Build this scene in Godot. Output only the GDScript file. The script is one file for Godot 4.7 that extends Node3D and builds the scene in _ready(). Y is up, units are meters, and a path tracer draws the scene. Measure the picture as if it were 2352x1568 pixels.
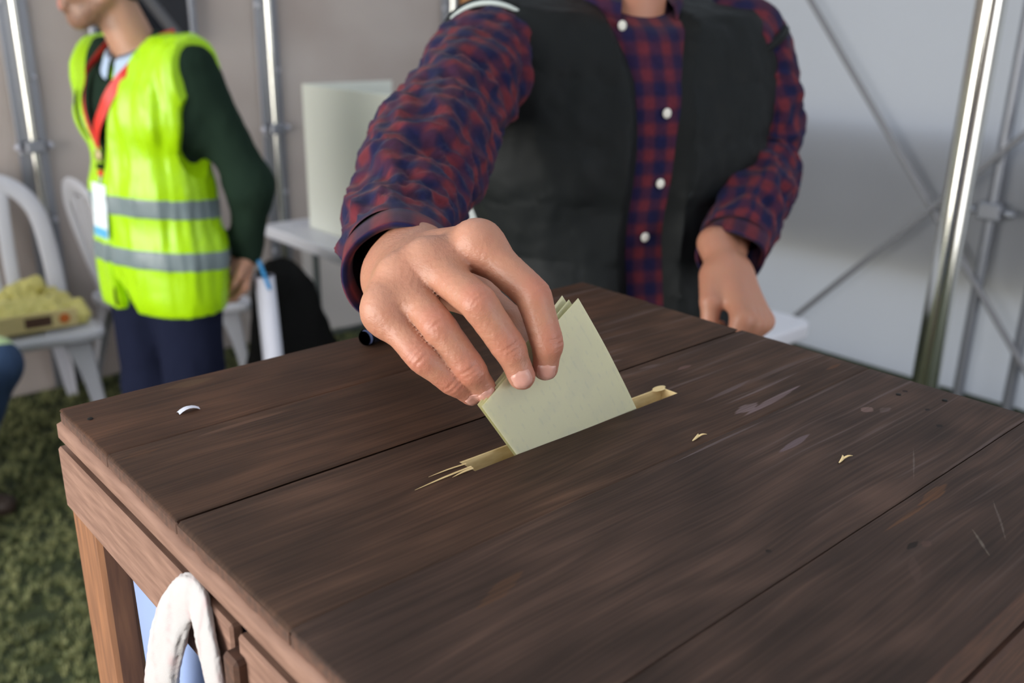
extends Node3D
# A voter drops a folded ballot into a wooden ballot box inside a fabric hall.
# Room frame: local x = U, local z = V, a turn of PHI about the vertical.

const PHI := 0.7303
const U := Vector3(0.745, 0, -0.667)
const V := Vector3(0.667, 0, 0.745)
const TOP := 1.25
var used := {}
var mats := {}
var noise := FastNoiseLite.new()
var rng := RandomNumberGenerator.new()

# ------------------------------------------------------------------ mesh builder
class MB:
	var v := PackedVector3Array()
	var n := PackedVector3Array()
	var t := PackedVector2Array()
	var c := PackedColorArray()
	var i := PackedInt32Array()
	var colored := false
	func vert(p: Vector3, nn: Vector3, uv := Vector2.ZERO, col := Color.WHITE) -> int:
		v.append(p); n.append(nn); t.append(uv); c.append(col)
		return v.size() - 1
	func tri(a: int, b: int, d: int) -> void:
		i.append(a); i.append(b); i.append(d)
	# flat polygon (convex), points given counter-clockwise seen from outside
	func face(pts: Array, uvs: Array = []) -> void:
		var nn: Vector3 = (pts[1] - pts[0]).cross(pts[2] - pts[0]).normalized()
		var s := v.size()
		for k in pts.size():
			vert(pts[k], nn, uvs[k] if uvs.size() else Vector2.ZERO)
		for k in range(1, pts.size() - 1):
			tri(s, s + k + 1, s + k)
	# rows x cols grid of points; smooth normals
	func grid(pts: Array, closed: bool, flip := false, uvs: Array = [], cols: Array = []) -> void:
		var R: int = pts.size()
		var C: int = pts[0].size()
		var s := v.size()
		for r in R:
			var row: PackedVector3Array = pts[r]
			for k in C:
				var kp := (k + 1) if k + 1 < C else (1 if closed else k)
				var km := (k - 1) if k > 0 else (C - 2 if closed else k)
				var dr: Vector3 = pts[mini(r + 1, R - 1)][k] - pts[maxi(r - 1, 0)][k]
				var dc: Vector3 = row[kp] - row[km]
				var nn := dr.cross(dc).normalized()
				if nn == Vector3.ZERO: nn = Vector3.UP
				vert(row[k], -nn if flip else nn, uvs[r][k] if uvs.size() else Vector2(float(k) / (C - 1), float(r) / (R - 1)), cols[r][k] if cols.size() else Color.WHITE)
		for r in R - 1:
			for k in C - 1:
				var a := s + r * C + k
				if flip:
					tri(a, a + C, a + 1); tri(a + 1, a + C, a + C + 1)
				else:
					tri(a, a + 1, a + C); tri(a + 1, a + C + 1, a + C)
	func arrays() -> Array:
		var ar := []
		ar.resize(Mesh.ARRAY_MAX)
		ar[Mesh.ARRAY_VERTEX] = v
		ar[Mesh.ARRAY_NORMAL] = n
		ar[Mesh.ARRAY_TEX_UV] = t
		if colored: ar[Mesh.ARRAY_COLOR] = c
		ar[Mesh.ARRAY_INDEX] = i
		return ar
	func mesh(into: ArrayMesh = null) -> ArrayMesh:
		var m := into if into else ArrayMesh.new()
		if v.size(): m.add_surface_from_arrays(Mesh.PRIMITIVE_TRIANGLES, arrays())
		return m

# ------------------------------------------------------------------ distance field
class Sdf:
	var a := PackedVector3Array()
	var ab := PackedVector3Array()
	var il := PackedFloat32Array()
	var ra := PackedFloat32Array()
	var rb := PackedFloat32Array()
	var g := PackedInt32Array()
	var k := 0.03
	var kb := 0.012
	var cuts := []
	var neg := []
	var disp = null
	var amp := 0.0
	var lo := Vector3.ONE * 1e9
	var hi := Vector3.ONE * -1e9
	func cap(p: Vector3, q: Vector3, r1: float, r2 := -1.0, grp := 0) -> void:
		if r2 < 0.0: r2 = r1
		a.append(p); ab.append(q - p); il.append(1.0 / maxf((q - p).length_squared(), 1e-9)); ra.append(r1); rb.append(r2); g.append(grp)
		var r := Vector3.ONE * maxf(r1, r2)
		lo = lo.min(p - r).min(q - r); hi = hi.max(p + r).max(q + r)
	func prim(i: int, p: Vector3) -> float:
		var d := p - a[i]
		var t := clampf(d.dot(ab[i]) * il[i], 0.0, 1.0)
		return (d - ab[i] * t).length() - (ra[i] + (rb[i] - ra[i]) * t)
	func val(p: Vector3, act: Array) -> float:
		var base := 1e3
		for i in act[0]:
			var d := prim(i, p)
			var h := maxf(k - absf(base - d), 0.0) / k
			base = minf(base, d) - h * h * k * 0.25
		var out := base
		for gi in range(1, act.size()):
			var gd := 1e3
			for i in act[gi]:
				var d := prim(i, p)
				var h := maxf(0.004 - absf(gd - d), 0.0) / 0.004
				gd = minf(gd, d) - h * h * 0.001
			var h2 := maxf(kb - absf(base - gd), 0.0) / kb
			out = minf(out, minf(base, gd) - h2 * h2 * kb * 0.25)
		for q in neg:
			out = maxf(out, q[1] - p.distance_to(q[0]))
		if disp != null: out += disp.call(p)
		for q in cuts:
			out = maxf(out, (p - q[0]).dot(q[1]))
		return out

func build_net(s: Sdf, cell: float, m: MB, colour = null, uvf = null) -> void:
	var lo := s.lo - Vector3.ONE * (s.amp + cell * 2.0)
	var hi := s.hi + Vector3.ONE * (s.amp + cell * 2.0)
	var NB := 6
	var nx := int(ceil((hi.x - lo.x) / cell / NB)) * NB + NB
	var ny := int(ceil((hi.y - lo.y) / cell / NB)) * NB + NB
	var nz := int(ceil((hi.z - lo.z) / cell / NB)) * NB + NB
	var groups := 0
	for q in s.g: groups = maxi(groups, q)
	var half := NB * cell * 0.8661
	var ids := {}
	var edges := PackedInt64Array()
	var S := NB + 1
	var f := PackedFloat32Array()
	f.resize(S * S * S)
	var np := s.a.size()
	var ds := PackedFloat32Array()
	ds.resize(np)
	for bi in range(0, nx, NB):
		for bj in range(0, ny, NB):
			for bk in range(0, nz, NB):
				var org := lo + Vector3(bi, bj, bk) * cell
				var ce := org + Vector3.ONE * (NB * cell * 0.5)
				var dm := 1e3
				for q in np:
					ds[q] = s.prim(q, ce)
					dm = minf(dm, ds[q])
				if dm - s.k > half + s.amp: continue
				var gone := false
				for q in s.cuts:
					if (ce - q[0]).dot(q[1]) > half: gone = true
				if gone: continue
				var act := []
				for gi in groups + 1: act.append(PackedInt32Array())
				var lim := dm + 2.0 * half + s.k
				for q in np:
					if ds[q] < lim: act[s.g[q]].append(q)
				if not act[0].size():
					var bq := 0
					var bd := 1e3
					for q in np:
						if s.g[q] == 0 and ds[q] < bd:
							bd = ds[q]; bq = q
					act[0].append(bq)
				var mn := 1e3
				var mx := -1e3
				var w := 0
				for x in S:
					for y in S:
						for z in S:
							var d := s.val(org + Vector3(x, y, z) * cell, act)
							f[w] = d
							w += 1
							mn = minf(mn, d); mx = maxf(mx, d)
				if mn > 0.0 or mx < 0.0: continue
				for x in NB:
					for y in NB:
						for z in NB:
							var o := (x * S + y) * S + z
							var f0 := f[o]; var f1 := f[o + 1]; var f2 := f[o + S]; var f3 := f[o + S + 1]
							var o2 := o + S * S
							var f4 := f[o2]; var f5 := f[o2 + 1]; var f6 := f[o2 + S]; var f7 := f[o2 + S + 1]
							var neg := int(f0 < 0) + int(f1 < 0) + int(f2 < 0) + int(f3 < 0) + int(f4 < 0) + int(f5 < 0) + int(f6 < 0) + int(f7 < 0)
							if neg == 0 or neg == 8: continue
							var acc := Vector3.ZERO
							var cn := 0
							# edges: z (0-1,2-3,4-5,6-7) y (0-2,1-3,4-6,5-7) x (0-4,1-5,2-6,3-7)
							if (f0 < 0) != (f1 < 0): acc += Vector3(0, 0, f0 / (f0 - f1)); cn += 1
							if (f2 < 0) != (f3 < 0): acc += Vector3(0, 1, f2 / (f2 - f3)); cn += 1
							if (f4 < 0) != (f5 < 0): acc += Vector3(1, 0, f4 / (f4 - f5)); cn += 1
							if (f6 < 0) != (f7 < 0): acc += Vector3(1, 1, f6 / (f6 - f7)); cn += 1
							if (f0 < 0) != (f2 < 0): acc += Vector3(0, f0 / (f0 - f2), 0); cn += 1
							if (f1 < 0) != (f3 < 0): acc += Vector3(0, f1 / (f1 - f3), 1); cn += 1
							if (f4 < 0) != (f6 < 0): acc += Vector3(1, f4 / (f4 - f6), 0); cn += 1
							if (f5 < 0) != (f7 < 0): acc += Vector3(1, f5 / (f5 - f7), 1); cn += 1
							if (f0 < 0) != (f4 < 0): acc += Vector3(f0 / (f0 - f4), 0, 0); cn += 1
							if (f1 < 0) != (f5 < 0): acc += Vector3(f1 / (f1 - f5), 0, 1); cn += 1
							if (f2 < 0) != (f6 < 0): acc += Vector3(f2 / (f2 - f6), 1, 0); cn += 1
							if (f3 < 0) != (f7 < 0): acc += Vector3(f3 / (f3 - f7), 1, 1); cn += 1
							var p := org + (Vector3(x, y, z) + acc / cn) * cell
							var gr := Vector3(f4 + f5 + f6 + f7 - f0 - f1 - f2 - f3, f2 + f3 + f6 + f7 - f0 - f1 - f4 - f5, f1 + f3 + f5 + f7 - f0 - f2 - f4 - f6).normalized()
							var ci := bi + x; var cj := bj + y; var ck := bk + z
							var key := (ci * ny + cj) * nz + ck
							ids[key] = m.vert(p, gr, uvf.call(p, gr) if uvf != null else Vector2.ZERO, colour.call(p, gr) if colour != null else Color.WHITE)
							if (f0 < 0) != (f4 < 0): edges.append(key * 8 + (1 if f0 < 0 else 0))
							if (f0 < 0) != (f2 < 0): edges.append(key * 8 + 2 + (1 if f0 < 0 else 0))
							if (f0 < 0) != (f1 < 0): edges.append(key * 8 + 4 + (1 if f0 < 0 else 0))
	for e in edges:
		var key: int = e / 8
		var w: int = e % 8
		var ax := w / 2
		var d1: int = [nz, 1, ny * nz][ax]
		var d2: int = [1, ny * nz, nz][ax]
		var q: Array = [ids.get(key - d1 - d2, -1), ids.get(key - d2, -1), ids.get(key, -1), ids.get(key - d1, -1)]
		if -1 in q: continue
		if w % 2 == 0:
			m.tri(q[0], q[1], q[2]); m.tri(q[0], q[2], q[3])
		else:
			m.tri(q[0], q[2], q[1]); m.tri(q[0], q[3], q[2])
	m.colored = m.colored or colour != null

# ------------------------------------------------------------------ scene helpers
func numbered(called: String) -> String:
	used[called] = used.get(called, -1) + 1
	return called if used[called] == 0 else "%s_%03d" % [called, used[called]]

func thing(called: String, label: String, category: String, at := Vector3.ZERO, turn := 0.0, group := "") -> Node3D:
	var o := Node3D.new()
	o.name = numbered(called)
	add_child(o)
	o.position = at
	o.rotation.y = turn
	o.set_meta("label", label)
	o.set_meta("category", category)
	if group: o.set_meta("group", group)
	return o

func part(parent: Node, called: String, m: Mesh, mat, label := "") -> MeshInstance3D:
	var o := MeshInstance3D.new()
	o.name = called
	o.mesh = m
	if mat is Array:
		for k in mat.size(): o.set_surface_override_material(k, mat[k])
	else:
		o.material_override = mat
	parent.add_child(o, true)
	if label: o.set_meta("label", label)
	return o

func struct(called: String, m: Mesh, mat, at := Vector3.ZERO, turn := 0.0) -> MeshInstance3D:
	var o := part(self, called, m, mat)
	o.position = at
	o.rotation.y = turn
	o.set_meta("kind", "structure")
	return o

func srgb(r: float, g: float, b: float) -> Color:
	return Color(r / 255.0, g / 255.0, b / 255.0)

func lin(r: float, g: float, b: float) -> Color:
	return srgb(r, g, b).srgb_to_linear()

func mat(called: String, col: Color, rough := 0.8, metal := 0.0) -> StandardMaterial3D:
	if mats.has(called): return mats[called]
	var m := StandardMaterial3D.new()
	m.resource_name = called
	m.albedo_color = col
	m.roughness = rough
	m.metallic = metal
	mats[called] = m
	return m

func bumpy(m: StandardMaterial3D, freq: float, height: float, seed_ := 3, scale := 1.0, octaves := 3) -> StandardMaterial3D:
	var nt := NoiseTexture2D.new()
	var nn := FastNoiseLite.new()
	nn.seed = seed_
	nn.frequency = freq
	nn.fractal_octaves = octaves
	nt.noise = nn
	nt.seamless = true
	nt.width = 512
	nt.height = 512
	m.heightmap_enabled = true
	m.heightmap_texture = nt
	m.heightmap_scale = height
	m.uv1_triplanar = true
	m.uv1_scale = Vector3.ONE * scale
	return m

func blotchy(m: StandardMaterial3D, freq: float, dark: Color, light: Color, seed_ := 5) -> StandardMaterial3D:
	var nt := NoiseTexture2D.new()
	var nn := FastNoiseLite.new()
	nn.seed = seed_
	nn.frequency = freq
	nn.fractal_octaves = 4
	nt.noise = nn
	nt.seamless = true
	nt.width = 512
	nt.height = 512
	var gr := Gradient.new()
	gr.set_color(0, dark)
	gr.set_color(1, light)
	nt.color_ramp = gr
	m.albedo_texture = nt
	m.uv1_triplanar = true
	return m

# chamfered box added to a builder; centre, size, chamfer
func cbox(m: MB, ce: Vector3, sz: Vector3, ch := 0.003, tf := Transform3D()) -> void:
	var h := sz * 0.5
	ch = minf(ch, minf(h.x, minf(h.y, h.z)) * 0.9)
	var P := func(sx, sy, sz_, ax) -> Vector3:
		var q := Vector3(sx * (h.x - (0.0 if ax == 0 else ch)), sy * (h.y - (0.0 if ax == 1 else ch)), sz_ * (h.z - (0.0 if ax == 2 else ch)))
		return tf * (ce + q)
	for s in [-1, 1]:
		var fx := [P.call(s, -1, -1, 0), P.call(s, 1, -1, 0), P.call(s, 1, 1, 0), P.call(s, -1, 1, 0)]
		var fy := [P.call(-1, s, -1, 1), P.call(-1, s, 1, 1), P.call(1, s, 1, 1), P.call(1, s, -1, 1)]
		var fz := [P.call(-1, -1, s, 2), P.call(1, -1, s, 2), P.call(1, 1, s, 2), P.call(-1, 1, s, 2)]
		for q in [fx, fy, fz]:
			if s < 0: q.reverse()
			m.face(q)
		for s2 in [-1, 1]:
			var e := [[P.call(-1, s, s2, 1), P.call(1, s, s2, 1), P.call(1, s, s2, 2), P.call(-1, s, s2, 2)],
				[P.call(s2, -1, s, 2), P.call(s2, 1, s, 2), P.call(s2, 1, s, 0), P.call(s2, -1, s, 0)],
				[P.call(s, s2, -1, 0), P.call(s, s2, 1, 0), P.call(s, s2, 1, 1), P.call(s, s2, -1, 1)]]
			for q in e:
				if s * s2 < 0: q.reverse()
				m.face(q)
			for s3 in [-1, 1]:
				var q := [P.call(s, s2, s3, 0), P.call(s, s2, s3, 1), P.call(s, s2, s3, 2)]
				if s * s2 * s3 < 0: q.reverse()
				m.face(q)

func box_mesh(ce: Vector3, sz: Vector3, ch := 0.003) -> ArrayMesh:
	var m := MB.new()
	cbox(m, ce, sz, ch)
	return m.mesh()

func spline(pts: Array, t: float):
	var n := pts.size() - 1
	var x := clampf(t, 0.0, 1.0) * n
	var i := mini(int(x), n - 1)
	var f := x - i
	var a = pts[maxi(i - 1, 0)]
	var b = pts[i]
	var c = pts[i + 1]
	var d = pts[mini(i + 2, n)]
	return 0.5 * ((2.0 * b) + (c - a) * f + (2.0 * a - 5.0 * b + 4.0 * c - d) * f * f + (3.0 * b - a - 3.0 * c + d) * f * f * f)

# tube swept along a spline; radii are floats; flat = (scale across, scale along the up hint)
func sweep(m: MB, pts: Array, radii: Array, rows: int, segs: int, disp = null, hint := Vector3.UP, flat := Vector2.ONE, caps := true, uvs := 1.0, cols = null) -> void:
	var grid := []
	var uvg := []
	var cg := []
	var along := 0.0
	var last := Vector3.ZERO
	var nrm := Vector3.ZERO
	var mean := 0.0
	for r in radii: mean += r
	mean /= radii.size()
	for r in rows + 1:
		var t := float(r) / rows
		var p: Vector3 = spline(pts, t)
		var tg: Vector3 = (spline(pts, minf(t + 0.01, 1.0)) - spline(pts, maxf(t - 0.01, 0.0))).normalized()
		if r == 0:
			nrm = (hint - tg * hint.dot(tg)).normalized()
		else:
			along += p.distance_to(last)
			nrm = (nrm - tg * nrm.dot(tg)).normalized()
		last = p
		var bn := tg.cross(nrm)
		var rad: float = spline(radii, t)
		var row := PackedVector3Array()
		var ur := PackedVector2Array()
		var cr := PackedColorArray()
		for k in segs + 1:
			var an := TAU * k / segs
			var rr := rad
			if disp != null: rr += disp.call(t, an if k < segs else 0.0, along)
			row.append(p + (bn * cos(an) * flat.x + nrm * sin(an) * flat.y) * rr)
			ur.append(Vector2(an * mean, along) * uvs)
			if cols != null: cr.append(cols.call(row[k]))
		grid.append(row)
		uvg.append(ur)
		cg.append(cr)
	m.grid(grid, true, false, uvg, cg if cols != null else [])
	if caps:
		for e in [0, rows]:
			var row: PackedVector3Array = grid[e]
			var ce := Vector3.ZERO
			for k in segs: ce += row[k] / segs
			var tg: Vector3 = (spline(pts, 0.02) - spline(pts, 0.0)) * -1.0 if e == 0 else spline(pts, 1.0) - spline(pts, 0.98)
			tg = tg.normalized()
			var s := m.vert(ce, tg, uvg[e][0])
			for k in segs + 1: m.vert(row[k], tg, uvg[e][k])
			for k in segs:
				if e == 0: m.tri(s, s + 1 + k, s + 2 + k)
				else: m.tri(s, s + 2 + k, s + 1 + k)

func tube(a: Vector3, b: Vector3, r: float, segs := 12, r2 := -1.0) -> ArrayMesh:
	var m := MB.new()
	sweep(m, [a, b], [r, r if r2 < 0 else r2], 1, segs, null, Vector3(0.3, 0.5, 0.8) if absf((b - a).normalized().y) > 0.7 else Vector3.UP)
	return m.mesh()

func lathe(prof: Array, segs := 20) -> ArrayMesh:   # prof: Vector2(r, y), from the bottom up
	var m := MB.new()
	var g := []
	for p in prof:
		var row := PackedVector3Array()
		for k in segs + 1:
			row.append(Vector3(cos(TAU * k / segs) * p.x, p.y, sin(TAU * k / segs) * p.x))
		g.append(row)
	m.grid(g, true, false)
	return m.mesh()

func ell(ce: Vector3, r: Vector3, segs := 16) -> ArrayMesh:
	var m := MB.new()
	ell_into(m, ce, r, segs)
	return m.mesh()

func ell_into(m: MB, ce: Vector3, r: Vector3, segs := 16, tf := Transform3D()) -> void:
	var g := []
	for a in segs / 2 + 1:
		var th := PI * a / (segs / 2) - PI / 2
		var row := PackedVector3Array()
		for k in segs + 1:
			row.append(tf * (ce + Vector3(cos(TAU * k / segs) * cos(th), sin(th), sin(TAU * k / segs) * cos(th)) * r))
		g.append(row)
	m.grid(g, true, false)

func room(u: float, y: float, v: float) -> Vector3:
	return U * u + V * v + Vector3.UP * y

# ------------------------------------------------------------------ the place
func _ready() -> void:
	noise.seed = 11
	noise.frequency = 1.0
	noise.fractal_octaves = 3
	rng.seed = 20
	set_camera_and_light()
	make_materials()
	build_room()
	build_ballot_box()
	build_ballot()
	build_voter()
	build_official()
	build_bystander()
	build_tables()
	build_chairs()
	build_small_things()

func set_camera_and_light() -> void:
	var cam := Camera3D.new()
	cam.name = "camera"
	cam.position = Vector3(0, 1.5, 0)
	cam.rotation_degrees = Vector3(-19.4, 0, 0.9)
	cam.fov = rad_to_deg(2.0 * atan(784.0 / 2150.0))
	cam.near = 0.02
	cam.far = 60.0
	var lens := CameraAttributesPhysical.new()
	lens.frustum_focal_length = 22.0
	lens.frustum_focus_distance = 0.56
	lens.exposure_aperture = 4.5
	cam.attributes = lens
	add_child(cam)
	cam.fov = rad_to_deg(2.0 * atan(784.0 / 2150.0))
	cam.current = true
	var we := WorldEnvironment.new()
	we.name = "world_environment"
	var env := Environment.new()
	env.tonemap_mode = Environment.TONE_MAPPER_LINEAR
	env.tonemap_exposure = 1.0
	env.background_mode = Environment.BG_SKY
	env.sdfgi_enabled = true
	env.ssao_enabled = true
	env.ssil_enabled = true
	var sky := Sky.new()
	var sm := ProceduralSkyMaterial.new()
	sm.sky_top_color = Color(0.80, 0.86, 0.96)
	sm.sky_horizon_color = Color(0.95, 0.96, 0.97)
	sm.ground_horizon_color = Color(0.72, 0.71, 0.66)
	sm.ground_bottom_color = Color(0.62, 0.61, 0.56)
	sm.sky_energy_multiplier = 1.5
	sm.ground_energy_multiplier = 1.5
	sky.sky_material = sm
	env.sky = sky
	we.environment = env
	add_child(we)
	# daylight entering by the wide doorway on the left, out of frame
	var door := AreaLight3D.new()
	door.name = "doorway_daylight"
	door.area_size = Vector2(3.2, 2.1)
	door.light_color = Color(1.0, 0.98, 0.95)
	door.light_energy = 16.0
	door.shadow_enabled = true
	door.area_range = 12.0
	add_child(door)
	door.position = room(-2.55, 1.25, -1.2)
	door.rotation.y = PHI - PI / 2.0
	# weaker daylight from the entrance behind the photographer
	var entry := AreaLight3D.new()
	entry.name = "entrance_daylight"
	entry.area_size = Vector2(1.6, 2.0)
	entry.light_color = Color(0.98, 0.98, 1.0)
	entry.light_energy = 3.4
	entry.shadow_enabled = true
	entry.area_range = 12.0
	add_child(entry)
	entry.position = room(1.6, 1.2, 2.6)
	entry.rotation.y = PHI

func make_materials() -> void:
	# stained planks: one grain picture for the whole lid, laid out in metres
	var W := 1024
	var Hh := 2048
	var img := Image.create(W, Hh, false, Image.FORMAT_RGB8)
	var bytes := PackedByteArray()
	bytes.resize(W * Hh * 3)
	var warp := PackedFloat32Array()
	var na := FastNoiseLite.new()
	na.seed = 4
	na.frequency = 1.0
	na.fractal_octaves = 2
	var nb := FastNoiseLite.new()
	nb.seed = 9
	nb.frequency = 1.0
	nb.fractal_octaves = 3
	var joints := [0.0, 0.087, 0.188, 0.305, 0.421, 0.60]
	# [s, t, half length, half width, slant, colour, strength] wear and knots seen on the lid, in metres
	var marks := [
		[0.380, 0.293, 0.040, 0.0030, 0.08, Color(0.47, 0.40, 0.41), 0.9], [0.352, 0.290, 0.016, 0.0042, 0.05, Color(0.50, 0.43, 0.44), 0.9],
		[0.329, 0.342, 0.020, 0.0032, 0.06, Color(0.42, 0.36, 0.38), 0.9], [0.413, 0.344, 0.006, 0.0045, 0.0, Color(0.46, 0.37, 0.35), 0.9],
		[0.422, 0.352, 0.007, 0.003, 0.0, Color(0.40, 0.34, 0.33), 0.7], [0.370, 0.262, 0.030, 0.0022, 0.05, Color(0.40, 0.34, 0.34), 0.8],
		[0.395, 0.276, 0.050, 0.0012, 0.03, Color(0.44, 0.38, 0.38), 0.8], [0.300, 0.310, 0.055, 0.0009, 0.02, Color(0.40, 0.35, 0.35), 0.8],
		[0.332, 0.4285, 0.020, 0.0040, 0.03, Color(0.40, 0.265, 0.17), 0.7], [0.300, 0.431, 0.030, 0.0015, 0.0, Color(0.40, 0.27, 0.18), 0.7],
		[0.270, 0.448, 0.006, 0.0016, 0.0, Color(0.10, 0.07, 0.06), 0.8], [0.277, 0.4515, 0.004, 0.002, 0.0, Color(0.34, 0.25, 0.22), 0.6],
		[0.210, 0.402, 0.0022, 0.0015, 0.0, Color(0.10, 0.08, 0.07), 0.9], [0.089, 0.341, 0.018, 0.0045, 0.25, Color(0.34, 0.235, 0.165), 0.6],
		[0.445, 0.371, 0.0025, 0.0018, 0.0, Color(0.09, 0.07, 0.06), 0.9], [0.425, 0.388, 0.003, 0.0018, 0.0, Color(0.09, 0.07, 0.06), 0.9],
		[0.465, 0.345, 0.0025, 0.0018, 0.0, Color(0.10, 0.07, 0.06), 0.9], [0.310, 0.130, 0.010, 0.0015, -0.3, Color(0.45, 0.38, 0.37), 0.8],
		[0.345, 0.170, 0.012, 0.002, -0.2, Color(0.45, 0.38, 0.37), 0.7], [0.362, 0.196, 0.012, 0.002, -0.1, Color(0.43, 0.36, 0.35), 0.7],
		[0.380, 0.215, 0.008, 0.003, 0.0, Color(0.45, 0.34, 0.32), 0.7], [0.084, 0.012, 0.020, 0.006, 0.0, Color(0.40, 0.31, 0.22), 0.6],
		[0.080, 0.098, 0.035, 0.0025, 0.03, Color(0.42, 0.31, 0.25), 0.7], [0.330, 0.465, 0.020, 0.0008, 0.6, Color(0.42, 0.38, 0.36), 0.7],
		[0.300, 0.468, 0.010, 0.0012, 0.9, Color(0.47, 0.44, 0.40), 0.7], [0.360, 0.402, 0.020, 0.0006, 0.5, Color(0.42, 0.38, 0.36), 0.6],
		[0.015, 0.10, 0.012, 0.004, 0.0, Color(0.37, 0.25, 0.17), 0.5], [0.47, 0.285, 0.012, 0.002, 0.0, Color(0.46, 0.30, 0.2), 0.6],
		[0.250, 0.458, 0.010, 0.003, 0.5, Color(0.31, 0.24, 0.215), 0.5]]
	for y in Hh:
		var t := 0.6 * y / Hh
		var pl := 0
		while pl < 4 and t > joints[pl + 1]: pl += 1
		var tone: float = [1.09, 1.04, 1.04, 1.03, 0.97][pl]
		var red: float = [0.022, 0.012, 0.004, -0.006, -0.006][pl]
		var near := []
		for q in marks:
			if absf(t - q[1]) < q[3] * 1.4 + absf(q[4]) * q[2] + 0.002: near.append(q)
		for x in W:
			var s := 0.5 * x / W
			var wv := na.get_noise_3d(s * 5.0, t * 22.0, pl * 7.0)
			var fine := nb.get_noise_3d(s * 9.0, (t + wv * 0.004) * 420.0, pl * 3.0)
			var ring := sin((t * 330.0 + wv * 7.0 + pl * 2.0))
			var blot := na.get_noise_3d(s * 11.0 + 40.0, t * 26.0, pl * 5.0 + 2.0)
			var cl := nb.get_noise_3d(s * 3.0 + 9.0, t * 150.0 + wv * 0.5, 50.0 + pl)
			var L := tone * (1.0 + 0.21 * fine + 0.10 * ring * (0.5 + blot) + 0.22 * blot)
			var pale := clampf((cl - 0.30) * 3.5, 0.0, 1.0) * clampf((s - 0.2) * 6.0, 0.0, 1.0) * 0.7
			var r := (0.262 + red) * L
			var g := 0.196 * L
			var b: float = (0.152 - red * 0.3 + [0.0, 0.002, 0.006, 0.014, 0.014][pl]) * L
			r = lerpf(r, 0.40, pale); g = lerpf(g, 0.34, pale); b = lerpf(b, 0.33, pale)
			for q in near:
				var dx: float = (s - q[0]) / q[2]
				if absf(dx) < 1.3:
					var dy: float = (t - q[1] + (s - q[0]) * q[4] + wv * 0.002) / (q[3] * clampf(1.15 - absf(dx) * 0.7, 0.2, 1.0))
					var kk: float = clampf((1.0 - dx * dx - dy * dy) * 3.0 + fine * 1.2 + ring * 0.3, 0.0, 1.0) * q[6] * (0.85 + 0.5 * fine)
					r = lerpf(r, q[5].r, kk); g = lerpf(g, q[5].g, kk); b = lerpf(b, q[5].b, kk)
			var o := (y * W + x) * 3
			bytes[o] = int(clampf(r, 0.0, 1.0) * 255.0)
			bytes[o + 1] = int(clampf(g, 0.0, 1.0) * 255.0)
			bytes[o + 2] = int(clampf(b, 0.0, 1.0) * 255.0)
	img.set_data(W, Hh, false, Image.FORMAT_RGB8, bytes)
	var wood := mat("stained_plank_wood", Color.WHITE, 0.66)
	wood.metallic_specular = 0.32
	wood.albedo_texture = ImageTexture.create_from_image(img)
	wood.uv1_scale = Vector3(1.0 / 0.5, 1.0 / 0.6, 1)
	wood.heightmap_enabled = true
	wood.heightmap_texture = wood.albedo_texture
	wood.heightmap_scale = 0.04
	# raw and weathered wood for the frame
	wood_triplanar("frame_wood", Color(0.57, 0.44, 0.375), Color(0.43, 0.31, 0.255), 21, Vector3(30, 34, 3.5))
	wood_triplanar("post_wood", Color(0.58, 0.39, 0.25), Color(0.43, 0.28, 0.18), 22, Vector3(30, 2.5, 30))
	wood_triplanar("edge_wood", Color(0.37, 0.245, 0.18), Color(0.24, 0.155, 0.115), 23, Vector3(4, 30, 30))
	wood_triplanar("raw_wood", Color(0.95, 0.86, 0.66), Color(0.86, 0.74, 0.52), 24, Vector3(8, 30, 30))
	# checked flannel
	var N := 256
	var pim := Image.create(N, N, false, Image.FORMAT_RGB8)
	for y in N:
		for x in N:
			var a := clampf(sin(TAU * x * 4.0 / N) * 1.7, -1.0, 1.0) * 0.5 + 0.5
			var b := clampf(sin(TAU * y * 4.0 / N) * 1.7, -1.0, 1.0) * 0.5 + 0.5
			var w := (a + b) * 0.5
			var tw := 0.93 + 0.14 * float((x + y) % 4) / 3.0 + 0.10 * na.get_noise_2d(x * 0.06, y * 0.06)
			var c := Color(0.110, 0.115, 0.245).lerp(Color(0.385, 0.160, 0.195), pow(w, 1.1))
			pim.set_pixel(x, y, Color(c.r * tw, c.g * tw, c.b * tw))
	var plaid := mat("checked_flannel", Color.WHITE, 0.9)
	plaid.albedo_texture = ImageTexture.create_from_image(pim)
	plaid.rim_enabled = true
	plaid.rim = 0.12
	plaid.rim_tint = 0.8
	var plaid2: StandardMaterial3D = plaid.duplicate()
	plaid2.uv1_triplanar = true
	plaid2.uv1_scale = Vector3.ONE * 8.0
	mats["checked_flannel_body"] = plaid2
	var skin := mat("skin", Color.WHITE, 0.45)
	skin.vertex_color_use_as_albedo = true
	skin.subsurf_scatter_enabled = true
	skin.subsurf_scatter_strength = 0.12
	bumpy(skin, 0.06, 0.018, 31, 22.0, 3)
	var nail := mat("fingernail", srgb(205, 152, 138), 0.35)
	nail.subsurf_scatter_enabled = true
	nail.subsurf_scatter_strength = 0.1
	var quilt := mat("quilted_nylon", srgb(25, 28, 29), 0.6)
	quilt.metallic_specular = 0.26
	bumpy(quilt, 0.012, 0.6, 41, 1.6, 3)
	var pap := Image.create(256, 256, false, Image.FORMAT_RGB8)
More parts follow.
